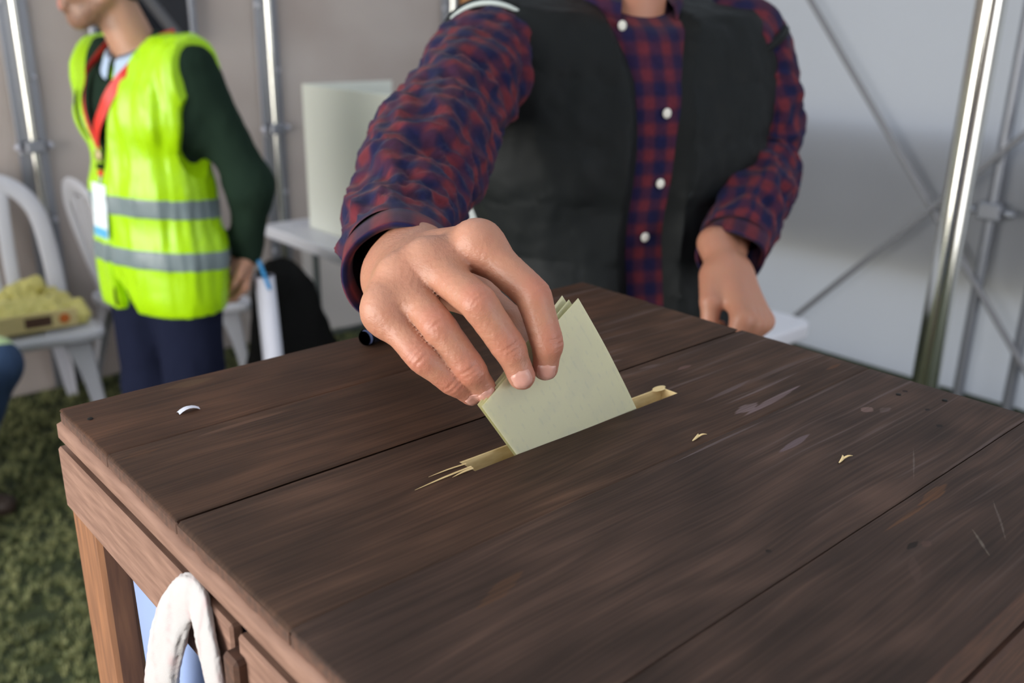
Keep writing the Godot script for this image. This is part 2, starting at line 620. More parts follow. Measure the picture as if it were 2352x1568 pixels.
	for y in 256:
		for x in 256:
			var cpt := Color(0.945, 0.935, 0.815)
			var ln := clampf(absf(sin(PI * x / 16.0)) * 6.0 - 5.2, 0.0, 1.0)
			var wd := clampf(na.get_noise_2d(x * 0.05 + 7.0, y * 0.05) * 2.5 + 0.1, 0.0, 1.0)
			cpt = cpt.lerp(Color(0.76, 0.79, 0.75), ln * wd * 0.16 + 0.10 * clampf(na.get_noise_2d(x * 0.012, y * 0.012) * 2.0, 0.0, 1.0))
			pap.set_pixel(x, y, cpt)
	var paper := mat("pale_yellow_paper", Color.WHITE, 0.7)
	paper.albedo_texture = ImageTexture.create_from_image(pap)
	paper.backlight_enabled = true
	paper.backlight = Color(0.75, 0.75, 0.62)
	blotchy(mat("grey_fabric", Color.WHITE, 0.85), 0.006, Color(0.66, 0.61, 0.585), Color(0.76, 0.725, 0.705), 6)
	mats["grey_fabric"].uv1_scale = Vector3.ONE * 0.35
	var sheet := mat("white_translucent_sheet", Color(0.62, 0.63, 0.65), 0.6)
	sheet.backlight_enabled = true
	sheet.backlight = Color(0.92, 0.92, 0.92)
	var roof := mat("roof_sheet", Color(0.86, 0.86, 0.85), 0.7)
	roof.backlight_enabled = true
	roof.backlight = Color(0.95, 0.95, 0.94)
	mat("galvanised_steel", Color(0.58, 0.59, 0.62), 0.42, 0.75)
	mat("polished_pipe", Color(0.86, 0.86, 0.84), 0.14, 1.0)
	mat("white_plastic", Color(0.83, 0.83, 0.86), 0.4)
	mat("white_board", Color(0.90, 0.91, 0.87), 0.5)
	mat("black_cloth", srgb(26, 26, 26), 0.95)
	mat("hi_vis_yellow", Color(0.66, 0.86, 0.03), 0.33)
	mat("reflective_grey", srgb(118, 132, 136), 0.35)
	mat("black_binding", srgb(30, 36, 34), 0.8)
	mat("dark_green_wool", srgb(32, 47, 38), 0.95)
	mat("navy_denim", srgb(27, 31, 50), 0.9)
	mat("light_blue_cotton", srgb(176, 196, 222), 0.8)
	mat("red_ribbon", srgb(214, 48, 36), 0.45)
	mat("dark_hair", srgb(28, 23, 20), 0.7)
	mat("brown_leather", srgb(52, 38, 30), 0.6)
	for q in ["checked_flannel", "checked_flannel_body", "black_cloth", "dark_green_wool", "navy_denim", "black_binding", "grey_fabric"]:
		mats[q].metallic_specular = 0.18
	mat("blue_plastic_tub", srgb(146, 166, 210), 0.4)

func wood_triplanar(called: String, light: Color, dark: Color, seed_: int, grain: Vector3) -> StandardMaterial3D:
	var m := mat(called, Color.WHITE, 0.75)
	var nt := NoiseTexture2D.new()
	var nn := FastNoiseLite.new()
	nn.seed = seed_
	nn.frequency = 0.02
	nn.fractal_octaves = 4
	nt.noise = nn
	nt.seamless = true
	nt.width = 256
	nt.height = 256
	var gr := Gradient.new()
	gr.set_color(0, dark)
	gr.set_color(1, light)
	nt.color_ramp = gr
	m.albedo_texture = nt
	m.uv1_triplanar = true
	m.uv1_scale = grain
	m.heightmap_enabled = true
	m.heightmap_texture = nt
	m.heightmap_scale = 0.03
	return m

# ------------------------------------------------------------------ room
func build_room() -> void:
	var u0 := -2.7
	var u1 := 3.9
	var v0 := -3.93
	var v1 := 2.7
	var th := 0.06
	var hgt := 2.6
	var cu := (u0 + u1) / 2
	var cv := (v0 + v1) / 2
	var floor_mat := blotchy(mat("dark_green_mat", Color.WHITE, 0.95), 0.02, Color(0.13, 0.16, 0.09), Color(0.22, 0.26, 0.13), 8)
	struct("floor", box_mesh(Vector3(cu, -0.05, cv), Vector3(u1 - u0 + 0.4, 0.1, v1 - v0 + 0.4), 0.0), floor_mat, Vector3.ZERO, PHI)
	struct("ceiling", box_mesh(Vector3(cu, hgt + 0.004, cv), Vector3(u1 - u0 + 0.2, 0.008, v1 - v0 + 0.2), 0.0), mats.roof_sheet, Vector3.ZERO, PHI)
	# back wall of stretched fabric: gently bellied between the posts
	var m := MB.new()
	var g := []
	for r in 9:
		var row := PackedVector3Array()
		for k in 81:
			var uu := lerpf(u0, u1, k / 80.0)
			var belly := 0.018 * sin(PI * fposmod((uu - 1.035) / 1.02, 1.0)) + 0.006 * noise.get_noise_2d(uu * 4.0, r * 0.2)
			row.append(Vector3(uu, hgt * r / 8.0, v0 - belly))
		g.append(row)
	m.grid(g, false, true)
	cbox(m, Vector3(cu, hgt / 2, v0 - 0.06), Vector3(u1 - u0, hgt, 0.04), 0.0)
	struct("wall_back", m.mesh(), mats.grey_fabric, Vector3.ZERO, PHI)
	struct("wall_right", box_mesh(Vector3(u1 + 0.004, hgt / 2, cv), Vector3(0.006, hgt, v1 - v0), 0.0), mats.white_translucent_sheet, Vector3.ZERO, PHI)
	m = MB.new()
	cbox(m, Vector3((u0 + 0.8) / 2, hgt / 2, v1 + th / 2), Vector3(0.8 - u0, hgt, th), 0.0)
	cbox(m, Vector3((u1 + 2.4) / 2, hgt / 2, v1 + th / 2), Vector3(u1 - 2.4, hgt, th), 0.0)
	cbox(m, Vector3(1.6, 2.4, v1 + th / 2), Vector3(1.6, 0.4, th), 0.0)
	struct("wall_front", m.mesh(), mats.grey_fabric, Vector3.ZERO, PHI)
	# left wall with the wide doorway that lets the day in
	m = MB.new()
	var d0 := -2.8
	var d1 := 0.4
	cbox(m, Vector3(u0 - th / 2, hgt / 2, (v0 + d0) / 2), Vector3(th, hgt, d0 - v0), 0.0)
	cbox(m, Vector3(u0 - th / 2, hgt / 2, (v1 + d1) / 2), Vector3(th, hgt, v1 - d1), 0.0)
	cbox(m, Vector3(u0 - th / 2, 2.45, (d0 + d1) / 2), Vector3(th, 0.3, d1 - d0), 0.0)
	struct("wall_left", m.mesh(), mats.grey_fabric, Vector3.ZERO, PHI)
	# canvas banner hung outside the right sheet: it is what darkens the sheet's middle
	m = MB.new()
	cbox(m, Vector3(u1 + 0.10, 0.78, -2.0), Vector3(0.02, 0.60, 3.6), 0.004)
	struct("trim_1", m.mesh(), mats.grey_fabric, Vector3.ZERO, PHI)
	# artificial grass
	var mm := MultiMesh.new()
	mm.transform_format = MultiMesh.TRANSFORM_3D
	mm.use_colors = true
	var tm := MB.new()
	for k in 6:
		var an := TAU * k / 6.0 + 0.4
		var d := Vector3(cos(an), 0, sin(an))
		var w := Vector3(-d.z, 0, d.x) * 0.0016
		var b := d * 0.003
		var h := 0.016 + 0.004 * (k % 3)
		tm.face([b - w, b + w, b + w * 0.7 + d * 0.004 + Vector3.UP * h * 0.6])
		tm.face([b - w * 0.8 + d * 0.003 + Vector3.UP * h * 0.5, b + w * 0.8 + d * 0.003 + Vector3.UP * h * 0.5, b + d * 0.010 + Vector3.UP * h])
	mm.mesh = tm.mesh()
	var tr := []
	for k in 42000:
		var uu := rng.randf_range(-0.9, 2.3)
		var vv := rng.randf_range(-3.9, -0.2)
		if noise.get_noise_2d(uu * 7.0, vv * 7.0) < -0.33: continue
		if absf(fposmod(vv + 0.35, 1.0) - 0.5) < 0.006: continue
		tr.append(Vector3(uu, 0, vv))
	mm.instance_count = tr.size()
	for k in tr.size():
		var q: Vector3 = tr[k]
		mm.set_instance_transform(k, Transform3D(Basis(Vector3.UP, rng.randf() * TAU).scaled(Vector3.ONE * rng.randf_range(0.7, 1.25)), U * q.x + V * q.z))
		var tone := rng.randf()
		var c := Color(0.085, 0.105, 0.035).lerp(Color(0.46, 0.46, 0.20), tone * tone)
		mm.set_instance_color(k, c)
	var gi := MultiMeshInstance3D.new()
	gi.name = "artificial_grass"
	gi.multimesh = mm
	var gm := mat("grass_blades", Color.WHITE, 0.7)
	gm.vertex_color_use_as_albedo = true
	gi.material_override = gm
	gi.set_meta("label", "green artificial grass carpet covering the hall floor")
	gi.set_meta("category", "grass carpet")
	gi.set_meta("kind", "stuff")
	add_child(gi)
	# wall posts
	var plabels := ["galvanised wall post with rivets at the left edge above the white chairs", "galvanised wall post rising between the hi-vis official and the white booth", "galvanised wall post just left of the voter's shoulder"]
	for k in 3:
		steel_post(1.035 + 1.012 * k, plabels[k])
	# dark window with an aluminium frame and a strut across it
	var win := Node3D.new()
	win.name = "window_1"
	win.set_meta("kind", "structure")
	add_child(win)
	win.rotation.y = PHI
	part(win, "dark_pane", box_mesh(Vector3(1.50, 1.81, v0 + 0.035), Vector3(0.38, 0.82, 0.02), 0.002), mat("dark_glass", srgb(34, 36, 42), 0.25))
	for e in [[1.70, 1.81, 0.03, 0.88], [1.30, 1.81, 0.03, 0.88]]:
		part(win, "frame_bar", box_mesh(Vector3(e[0], e[1], v0 + 0.045), Vector3(e[2], e[3], 0.035), 0.006), mats.galvanised_steel)
	for e in [1.385, 2.235]:
		part(win, "frame_bar", box_mesh(Vector3(1.50, e, v0 + 0.045), Vector3(0.43, 0.03, 0.035), 0.006), mats.galvanised_steel)
	for e in [1.56, 1.72, 1.88, 2.04]:
		part(win, "louvre", box_mesh(Vector3(1.50, e, v0 + 0.05), Vector3(0.37, 0.012, 0.02), 0.003), mat("dark_louvre", srgb(52, 52, 60), 0.5))
	var st := thing("diagonal_strut", "grey tube strut running down behind the official's shoulder", "strut", room(1.2, 0, -3.8), PHI)
	part(st, "tube", tube(Vector3(-0.1, 2.05, 0.0), Vector3(0.42, 1.36, 0.0), 0.022, 14), mat("dull_grey_tube", srgb(96, 96, 100), 0.5, 0.3))
	# right side: free pole, wall posts and cross braces
	var pole := thing("chrome_pole", "thick shiny chrome tent pole standing in front of the white sheet wall", "pole", Vector3(1.092, 0, -2.3))
	part(pole, "pipe", tube(Vector3(0, 0.006, 0), Vector3(0, 2.59, 0), 0.034, 28), mats.polished_pipe)
	part(pole, "base_plate", box_mesh(Vector3(0, 0.004, 0), Vector3(0.16, 0.008, 0.16), 0.002), mats.galvanised_steel)
	var q1 := thing("sheet_post", "thin grey post with a clamp behind the chrome pole", "post", room(3.84, 0, -1.47), PHI)
	part(q1, "pipe", tube(Vector3(0, 0, 0), Vector3(0, 2.59, 0), 0.022, 16), mats.galvanised_steel)
	part(q1, "clamp", box_mesh(Vector3(-0.01, 0.79, 0), Vector3(0.06, 0.07, 0.09), 0.008), mats.galvanised_steel)
	for e in [-0.075, 0.075]:
		part(q1, "clamp_bolt", ell(Vector3(-0.03, 0.79, e), Vector3(0.018, 0.018, 0.03), 10), mats.galvanised_steel)
	var q2 := thing("sheet_post", "thin grey post at the right edge of the picture", "post", room(3.84, 0, -1.27), PHI)
	part(q2, "pipe", tube(Vector3(0, 0, 0), Vector3(0, 2.59, 0), 0.022, 16), mats.galvanised_steel)
	var brace_mat := mat("dull_brace", srgb(138, 138, 142), 0.6, 0.2)
	var b1 := thing("cross_brace", "thin grey brace sloping down to the right across the white sheet", "brace", room(3.80, 0, -1.9), PHI, "cross braces on the white sheet")
	part(b1, "rod", tube(Vector3(0, 1.80, -0.65), Vector3(0, 0.06, 0.80), 0.013, 10), brace_mat)
	var b2 := thing("cross_brace", "thin grey brace rising to the right across the white sheet", "brace", room(3.77, 0, -1.9), PHI, "cross braces on the white sheet")
	part(b2, "rod", tube(Vector3(0, 0.10, -0.40), Vector3(0, 1.27, 0.68), 0.013, 10), brace_mat)
	# orange notice beside the third post
	var no := thing("wall_notice", "orange notice on the wall beside the voter's shoulder", "notice", room(3.2, 1.62, v0 + 0.03), PHI)
	part(no, "sheet", box_mesh(Vector3(0.02, 0, 0), Vector3(0.22, 0.30, 0.004), 0.001), mat("orange_card", srgb(214, 150, 92), 0.7))
	# pale sheet along the foot of the back wall
	var ps := thing("leaning_panel", "pale grey panel standing against the wall under the white table", "panel", room(2.75, 0, v0 + 0.09), PHI)
	var pp := part(ps, "sheet", box_mesh(Vector3(0, 0.24, 0), Vector3(1.26, 0.48, 0.012), 0.003), mat("pale_panel", srgb(196, 190, 186), 0.7))
	pp.rotation.x = -0.06

func steel_post(u: float, label: String) -> void:
	var t := thing("wall_post", label, "post", room(u, 0, -3.93 + 0.012), PHI, "riveted posts of the back wall")
	var gm = mats.galvanised_steel
	part(t, "flange", box_mesh(Vector3(0, 1.3, 0.0), Vector3(0.105, 2.6, 0.006), 0.002), gm)
	part(t, "pipe", tube(Vector3(0, 0, 0.022), Vector3(0, 2.6, 0.022), 0.017, 16), mats.polished_pipe)
	for k in 9:
		var y := 0.16 + 0.27 * k
		part(t, "rivet", ell(Vector3(-0.040 if k % 2 else 0.040, y, 0.006), Vector3(0.011, 0.011, 0.007), 10), mat("zinc_rivet", Color(0.80, 0.80, 0.84), 0.35, 0.4))
	for y in [0.99, 2.05]:
		var br := part(t, "bracket", box_mesh(Vector3(0, y, 0.03), Vector3(0.07, 0.045, 0.045), 0.006), gm)
		for e in [-0.058, 0.058]:
			part(br, "bolt", ell(Vector3(e, y, 0.022), Vector3(0.014, 0.016, 0.016), 10), mats.zinc_rivet)

# ------------------------------------------------------------------ ballot box
func plank_mesh(z0: float, z1: float, x1: float, thick: float) -> ArrayMesh:
	# stained top with softened arrises; raw sides and underside as a second surface
	var top := MB.new()
	var rest := MB.new()
	var c := 0.0014
	var pts := []
	var uvs := []
	var nz := 4
	for r in nz + 3:
		var z := z0 if r == 0 else (z1 if r == nz + 2 else lerpf(z0 + c, z1 - c, float(r - 1) / nz))
		var row := PackedVector3Array()
		var ur := PackedVector2Array()
		for k in 43:
			var x := 0.0 if k == 0 else (x1 if k == 42 else lerpf(c, x1 - c, (k - 1) / 40.0))
			var edge := 0.0
			if r == 0 or r == nz + 2: edge += c * 0.45
			if k == 0 or k == 42: edge += c * 0.8 + 0.0015 * maxf(0.0, noise.get_noise_2d(z * 60.0, 3.0 + z0))
			row.append(Vector3(x, -edge + 0.0005 * noise.get_noise_2d(x * 6.0, z * 18.0), z))
			ur.append(Vector2(x, z))
		pts.append(row)
		uvs.append(ur)
	top.grid(pts, false, false, uvs)
	cbox(rest, Vector3(x1 / 2, -thick / 2 - 0.0012, (z0 + z1) / 2), Vector3(x1, thick - 0.0024, z1 - z0), 0.001)
	var am := top.mesh()
	return rest.mesh(am)

func build_ballot_box() -> void:
	var t := thing("ballot_box", "dark stained wooden ballot box with a long slot in its plank lid", "ballot box", Vector3(-0.2968, 0, -0.5634), PHI)
	var X := 0.4905
	var Zd := 0.500
	var lid := Node3D.new()
	lid.name = "lid"
	t.add_child(lid)
	lid.position.y = TOP
	var js := [0.0, 0.0868, 0.1872, 0.2285, 0.2435, 0.3045, 0.4208, Zd]
	var wm = [mats.stained_plank_wood, mats.edge_wood]
	for k in [0, 1]:
		part(lid, "plank", plank_mesh(js[k] + 0.0001, js[k + 1] - (0.0006 if k == 1 else 0.0001), X - 0.002 * (k % 2), 0.022), wm)
	# third plank carries the slot: a mesh with a hole
	part(lid, "plank", slotted_plank(js[2] + 0.0004, js[5] - 0.0001, X, 0.022, 0.1535, 0.337, 0.2285, 0.2435), wm, "plank cut through by the ballot slot")
	for k in [5, 6]:
		part(lid, "plank", plank_mesh(js[k] + (0.0005 if k == 6 else 0.0001), js[k + 1] - 0.0002, X - 0.001 * (k % 2), 0.022), wm)
	# raw pale wood laid bare inside the slot
	var m := MB.new()
	cbox(m, Vector3(0.245, -0.0110, 0.2288), Vector3(0.186, 0.0215, 0.0012), 0.0003)
	cbox(m, Vector3(0.245, -0.0135, 0.2434), Vector3(0.186, 0.018, 0.0006), 0.0002)
	cbox(m, Vector3(0.1537, -0.011, 0.236), Vector3(0.0010, 0.0215, 0.0145), 0.0003)
	cbox(m, Vector3(0.3368, -0.011, 0.236), Vector3(0.0010, 0.0215, 0.0145), 0.0003)
	part(lid, "slot_lining", m.mesh(), mats.raw_wood, "pale raw wood inside the slot")
	var ch := MB.new()
	for e in [[0.1545, 0.2335, 0.128, 0.2328, 0.0007], [0.1545, 0.2385, 0.113, 0.2403, 0.0009], [0.154, 0.2405, 0.138, 0.2418, 0.0010]]:
		var a := Vector3(e[0], 0.0004, e[1])
		var b := Vector3(e[2], 0.0003, e[3])
		sweep(ch, [a, a.lerp(b, 0.5) + Vector3(0, 0.0004, 0), b], [e[4], e[4] * 0.8, 0.0001], 6, 6, null, Vector3.UP, Vector2(1, 0.5))
	part(lid, "torn_fibres", ch.mesh(), mats.raw_wood, "splintered pale fibres at the end of the slot")
	var nib := MB.new()
	ell_into(nib, Vector3(0.334, -0.0004, 0.2290), Vector3(0.0080, 0.0008, 0.0038), 14)
	part(lid, "chipped_end", nib.mesh(), mats.raw_wood, "rounded chip of pale wood at the far end of the slot")
	# split crack in the second joint and nail heads
	for e in [[0.010, 0.0], [0.47, 0.371], [0.455, 0.345]]:
		part(lid, "nail_head", lathe([Vector2(0.0001, 0.0008), Vector2(0.0016, 0.0007), Vector2(0.0019, 0.0)], 10), mat("dark_iron", srgb(24, 21, 20), 0.6, 0.5)).position = Vector3(e[0], 0, e[1] if e[1] > 0 else 0.03)
	# pale edge strip along the worn end of the lid
	m = MB.new()
	var pts := []
	for r in 4:
		var row := PackedVector3Array()
		for k in 61:
			var z := Zd * k / 60.0
			var wob := 0.0016 * noise.get_noise_2d(z * 30.0, 2.0) + 0.0012 * noise.get_noise_2d(z * 110.0, 8.0)
			row.append([Vector3(0.001, -0.009 + wob, z), Vector3(-0.0028, -0.0105 + wob, z), Vector3(-0.003, -0.0200, z), Vector3(0.001, -0.0210, z)][r])
		pts.append(row)
	m.grid(pts, false, false)
	part(lid, "edge_strip", m.mesh(), mats.frame_wood, "pale worn strip along the end grain")
	# frame under the lid
	var fr := MB.new()
	var gap := -0.0285
	var body := Node3D.new()
	body.name = "frame"
	t.add_child(body)
	body.position.y = TOP
	part(body, "rail", box_mesh(Vector3(0.0005, gap - 0.0225, 0.122), Vector3(0.007, 0.045, 0.256), 0.0015), mats.frame_wood)
	part(body, "side_board", box_mesh(Vector3(0.0005, gap - 0.20, 0.378), Vector3(0.007, 0.40, 0.242), 0.0015), mats.frame_wood)
	part(body, "batten", box_mesh(Vector3(0.002, gap - 0.21, 0.258), Vector3(0.022, 0.40, 0.014), 0.002), mats.edge_wood)
	part(body, "rail", box_mesh(Vector3(X / 2, gap - 0.0225, 0.492), Vector3(X, 0.045, 0.018), 0.002), mats.edge_wood)
	part(body, "rail", box_mesh(Vector3(X / 2, gap - 0.0225, 0.008), Vector3(X - 0.04, 0.045, 0.018), 0.002), mats.edge_wood)
	part(body, "rail", box_mesh(Vector3(X - 0.009, gap - 0.0225, Zd / 2), Vector3(0.018, 0.045, Zd - 0.04), 0.002), mats.edge_wood)
	for e in [[0.010, 0.017], [X - 0.014, 0.026], [X - 0.014, Zd - 0.026], [0.018, Zd - 0.026]]:
		part(body, "leg", box_mesh(Vector3(e[0], (-TOP + gap - 0.045) / 2 - 0.0, e[1]), Vector3(0.020, TOP + gap - 0.046, 0.050), 0.003), mats.post_wood)
	for y in [-1.05]:
		part(body, "stretcher", box_mesh(Vector3(0.02, y, Zd / 2), Vector3(0.02, 0.05, Zd - 0.09), 0.003), mats.post_wood)
		part(body, "stretcher", box_mesh(Vector3(X - 0.022, y, Zd / 2), Vector3(0.02, 0.05, Zd - 0.09), 0.003), mats.post_wood)
		part(body, "stretcher", box_mesh(Vector3(X / 2, y + 0.06, 0.022), Vector3(X - 0.09, 0.05, 0.02), 0.003), mats.post_wood)
		part(body, "stretcher", box_mesh(Vector3(X / 2, y + 0.06, Zd - 0.024), Vector3(X - 0.10, 0.05, 0.02), 0.003), mats.post_wood)
	# pale blue plastic tub hanging in the frame
	var tub := thing("plastic_tub", "pale blue plastic tub showing inside the ballot box frame", "tub", Vector3(-0.2968, 0, -0.5634), PHI)
	var tm := MB.new()
	var prof := [[0.032, TOP - 0.072, 0.0], [0.028, TOP - 0.076, 0.0], [0.032, TOP - 0.45, 0.0], [0.036, TOP - 0.85, 0.0], [0.045, TOP - 0.87, -0.02]]
	var g := []
	for p in prof:
		var row := PackedVector3Array()
		for k in 81:
			var an := TAU * k / 80.0
			var cx: float = X / 2 - p[0] + p[2]
			var cz: float = Zd / 2 - 0.018 - p[0] + p[2]
			var w := 1.0 / pow(pow(absf(cos(an)), 16.0) + pow(absf(sin(an)), 16.0), 0.0625)
			row.append(Vector3(X / 2 - 0.021 + cos(an) * w * cx, p[1], Zd / 2 + sin(an) * w * cz))
		g.append(row)
	tm.grid(g, true, true)
	cbox(tm, Vector3(X / 2, TOP - 0.87, Zd / 2), Vector3(0.32, 0.006, 0.33), 0.002)
	part(tub, "shell", tm.mesh(), mats.blue_plastic_tub)

func slotted_plank(z0: float, z1: float, x1: float, thick: float, sx0: float, sx1: float, sz0: float, sz1: float) -> ArrayMesh:
	var top := MB.new()
	var rest := MB.new()
	var c := 0.0022
	var xs := [0.0, c]
	for k in range(1, 14): xs.append(lerpf(c, sx0, k / 14.0))
	xs.append(sx0)
	for k in range(1, 16): xs.append(lerpf(sx0, sx1, k / 16.0))
	xs.append(sx1)
	for k in range(1, 12): xs.append(lerpf(sx1, x1 - c, k / 12.0))
	xs.append(x1 - c)
	xs.append(x1)
	var zones := [[z0, z0 + c, lerpf(z0, sz0, 0.5), sz0], [sz0, sz1], [sz1, lerpf(sz1, z1, 0.5), z1 - c * 0.5, z1]]
	for zi in 3:
		var runs := [[0, xs.size() - 1]]
		if zi == 1: runs = [[0, xs.find(sx0)], [xs.find(sx1), xs.size() - 1]]
		for run in runs:
			var pts := []
			var uvs := []
			for z in zones[zi]:
				var row := PackedVector3Array()
				var ur := PackedVector2Array()
				for k in range(run[0], run[1] + 1):
					var x: float = xs[k]
					var y := 0.0005 * noise.get_noise_2d(x * 6.0, z * 18.0)
					if z == z0 or z == z1: y -= c * 0.5
					if k == 0 or k == xs.size() - 1: y -= c * 0.9
					row.append(Vector3(x, y, z))
					ur.append(Vector2(x, z))
				pts.append(row)
				uvs.append(ur)
			top.grid(pts, false, false, uvs)
	for e in [[0.0, sx0, z0, z1], [sx1, x1, z0, z1], [sx0, sx1, z0, sz0], [sx0, sx1, sz1, z1]]:
		cbox(rest, Vector3((e[0] + e[1]) / 2, -thick / 2 - 0.0012, (e[2] + e[3]) / 2), Vector3(e[1] - e[0], thick - 0.0024, e[3] - e[2]), 0.0)
	var am := top.mesh()
	return rest.mesh(am)

func build_ballot() -> void:
	var t := thing("ballot_paper", "folded pale yellow ballot paper half way into the slot", "ballot", Vector3(-0.2968, TOP, -0.5634), PHI)
	var A := Vector2(0.159, 0.0383)
	var B := Vector2(0.232, 0.0893)
	var down := Vector2(0.572, -0.820)
	for leaf in 3:
		var m := MB.new()
		for side in [0, 1]:
			var pts := []
			var uvs := []
			for r in 17:
				var b := 0.150 * r / 16.0
				var row := PackedVector3Array()
				var ur := PackedVector2Array()
				for k in 13:
					var a := k / 12.0
					var p := A.lerp(B, a) + down * b
					p += Vector2(-0.0028, 0.0004) * leaf * a
					if leaf == 1: p += Vector2(-0.001, -0.0015) * a
					var out := 0.0020 * sin(PI * clampf(b / 0.11, 0.0, 1.0)) * (0.3 + a) + 0.0022 * a * a * clampf(1.0 - b / 0.07, 0.0, 1.0) * (1.0 - leaf)
					row.append(Vector3(p.x, p.y, 0.2424 - 0.0018 * leaf + out - 0.00035 * side))
					ur.append(Vector2(a, b / 0.1))
				pts.append(row)
				uvs.append(ur)
			m.grid(pts, false, side == 1, uvs)
		part(t, "leaf", m.mesh(), mats.pale_yellow_paper)
# ------------------------------------------------------------------ people
func skin_colour(base: Color, red: Color, spots: Array, beard = null) -> Callable:
	return func(p: Vector3, _n: Vector3) -> Color:
		var k := 0.5 + 0.5 * noise.get_noise_3dv(p * 55.0)
		var c := base.lerp(red, 0.25 * k)
		for s in spots:
			var d: float = p.distance_to(s[0]) / s[1]
			if d < 1.0: c = c.lerp(s[2], (1.0 - d * d) * s[3])
		if beard != null: c = beard.call(p, c)
		return c

func torso(s: Sdf, e: float, h: float, w: float, dy := 0.0) -> void:
	s.cap(Vector3(-0.085 * w, 1.215 * h + dy, 0), Vector3(0.085 * w, 1.215 * h + dy, 0), 0.102 + e)
	s.cap(Vector3(-0.115 * w, 1.315 * h + dy, -0.012), Vector3(0.115 * w, 1.315 * h + dy, -0.012), 0.062 + e)
	s.cap(Vector3(-0.062 * w, 1.03 * h + dy, 0.005), Vector3(0.062 * w, 1.03 * h + dy, 0.005), 0.100 + e)
	s.cap(Vector3(-0.075 * w, 0.88 * h + dy, -0.005), Vector3(0.075 * w, 0.88 * h + dy, -0.005), 0.104 + e)
	s.cap(Vector3(0, 0.88 * h + dy, 0), Vector3(0, 1.25 * h + dy, 0), 0.100 + e)

func legs(s: Sdf, e: float, h: float, spread: float, foot: bool) -> void:
	for k in [-1.0, 1.0]:
		var hip := Vector3(0.078 * k, 0.86 * h, 0)
		var knee := Vector3((0.078 + spread * 0.5) * k, 0.46 * h, 0.012)
		var an := Vector3((0.078 + spread) * k, 0.075, -0.015)
		s.cap(hip, knee, 0.086 + e, 0.060 + e)
		s.cap(knee, an, 0.058 + e, 0.042 + e)
		if foot: s.cap(an - Vector3(0, 0.035, 0), an + Vector3(0.01 * k, -0.04, 0.13), 0.036, 0.03)

func head(s: Sdf, T: Transform3D) -> void:
	var c := func(a: Vector3, b: Vector3, r1: float, r2: float): s.cap(T * a, T * b, r1, r2)
	c.call(Vector3(0, 0.035, -0.030), Vector3(0, 0.038, 0.012), 0.080, 0.076)
	c.call(Vector3(0, 0.0, 0.028), Vector3(0, -0.062, 0.034), 0.061, 0.046)
	for k in [-1.0, 1.0]:
		c.call(Vector3(0.046 * k, -0.045, -0.008), Vector3(0.016 * k, -0.090, 0.048), 0.021, 0.019)
		c.call(Vector3(0.038 * k, -0.012, 0.058), Vector3(0.034 * k, -0.02, 0.062), 0.024, 0.022)
		c.call(Vector3(0.078 * k, 0.012, -0.012), Vector3(0.074 * k, -0.028, -0.006), 0.012, 0.009)
		c.call(Vector3(0.010 * k, -0.022, 0.098), Vector3(0.012 * k, -0.020, 0.096), 0.008, 0.008)
		s.neg.append([T * Vector3(0.032 * k, 0.010, 0.103), 0.0145])
	c.call(Vector3(0, -0.094, 0.058), Vector3(0, -0.090, 0.062), 0.018, 0.017)
	c.call(Vector3(0, 0.022, 0.090), Vector3(0, -0.014, 0.110), 0.009, 0.012)
	c.call(Vector3(-0.034, 0.030, 0.080), Vector3(0.034, 0.030, 0.080), 0.012, 0.012)
	c.call(Vector3(-0.018, -0.050, 0.083), Vector3(0.018, -0.050, 0.083), 0.0065, 0.0065)
	c.call(Vector3(-0.016, -0.061, 0.082), Vector3(0.016, -0.061, 0.082), 0.0075, 0.0075)

func finish_head(t: Node3D, T: Transform3D) -> void:
	for k in [-1.0, 1.0]:
		var e := MB.new()
		ell_into(e, Vector3(0.032 * k, 0.010, 0.083), Vector3(0.0125, 0.0115, 0.0125), 16, T)
		var eye := part(t, "eye", e.mesh(), mat("eye_white", srgb(232, 228, 222), 0.2))
		var ir := MB.new()
		ell_into(ir, Vector3(0.032 * k, 0.010, 0.0935), Vector3(0.0055, 0.0055, 0.0028), 12, T)
		part(eye, "iris", ir.mesh(), mat("brown_iris", srgb(58, 38, 24), 0.15))
		var br := MB.new()
		sweep(br, [T * Vector3(0.016 * k, 0.033, 0.092), T * Vector3(0.034 * k, 0.039, 0.089), T * Vector3(0.050 * k, 0.033, 0.077)], [0.004, 0.005, 0.002], 8, 8)
		part(t, "eyebrow", br.mesh(), mats.dark_hair)
	var s := Sdf.new()
	s.k = 0.03
	s.cap(T * Vector3(0, 0.040, -0.034), T * Vector3(0, 0.046, 0.008), 0.087, 0.082)
	s.cap(T * Vector3(0, -0.01, -0.05), T * Vector3(0, 0.03, -0.04), 0.062, 0.075)
	s.cuts.append([T * Vector3(0, 0.062, 0.055), (T.basis * Vector3(0, -0.5, 0.85)).normalized()])
	s.cuts.append([T * Vector3(0, -0.045, -0.05), (T.basis * Vector3(0, -0.9, 0.45)).normalized()])
	s.disp = func(p: Vector3) -> float: return 0.003 * noise.get_noise_3dv(p * 90.0)
	s.amp = 0.004
	var m := MB.new()
	build_net(s, 0.006, m)
	part(t, "hair", m.mesh(), mats.dark_hair)

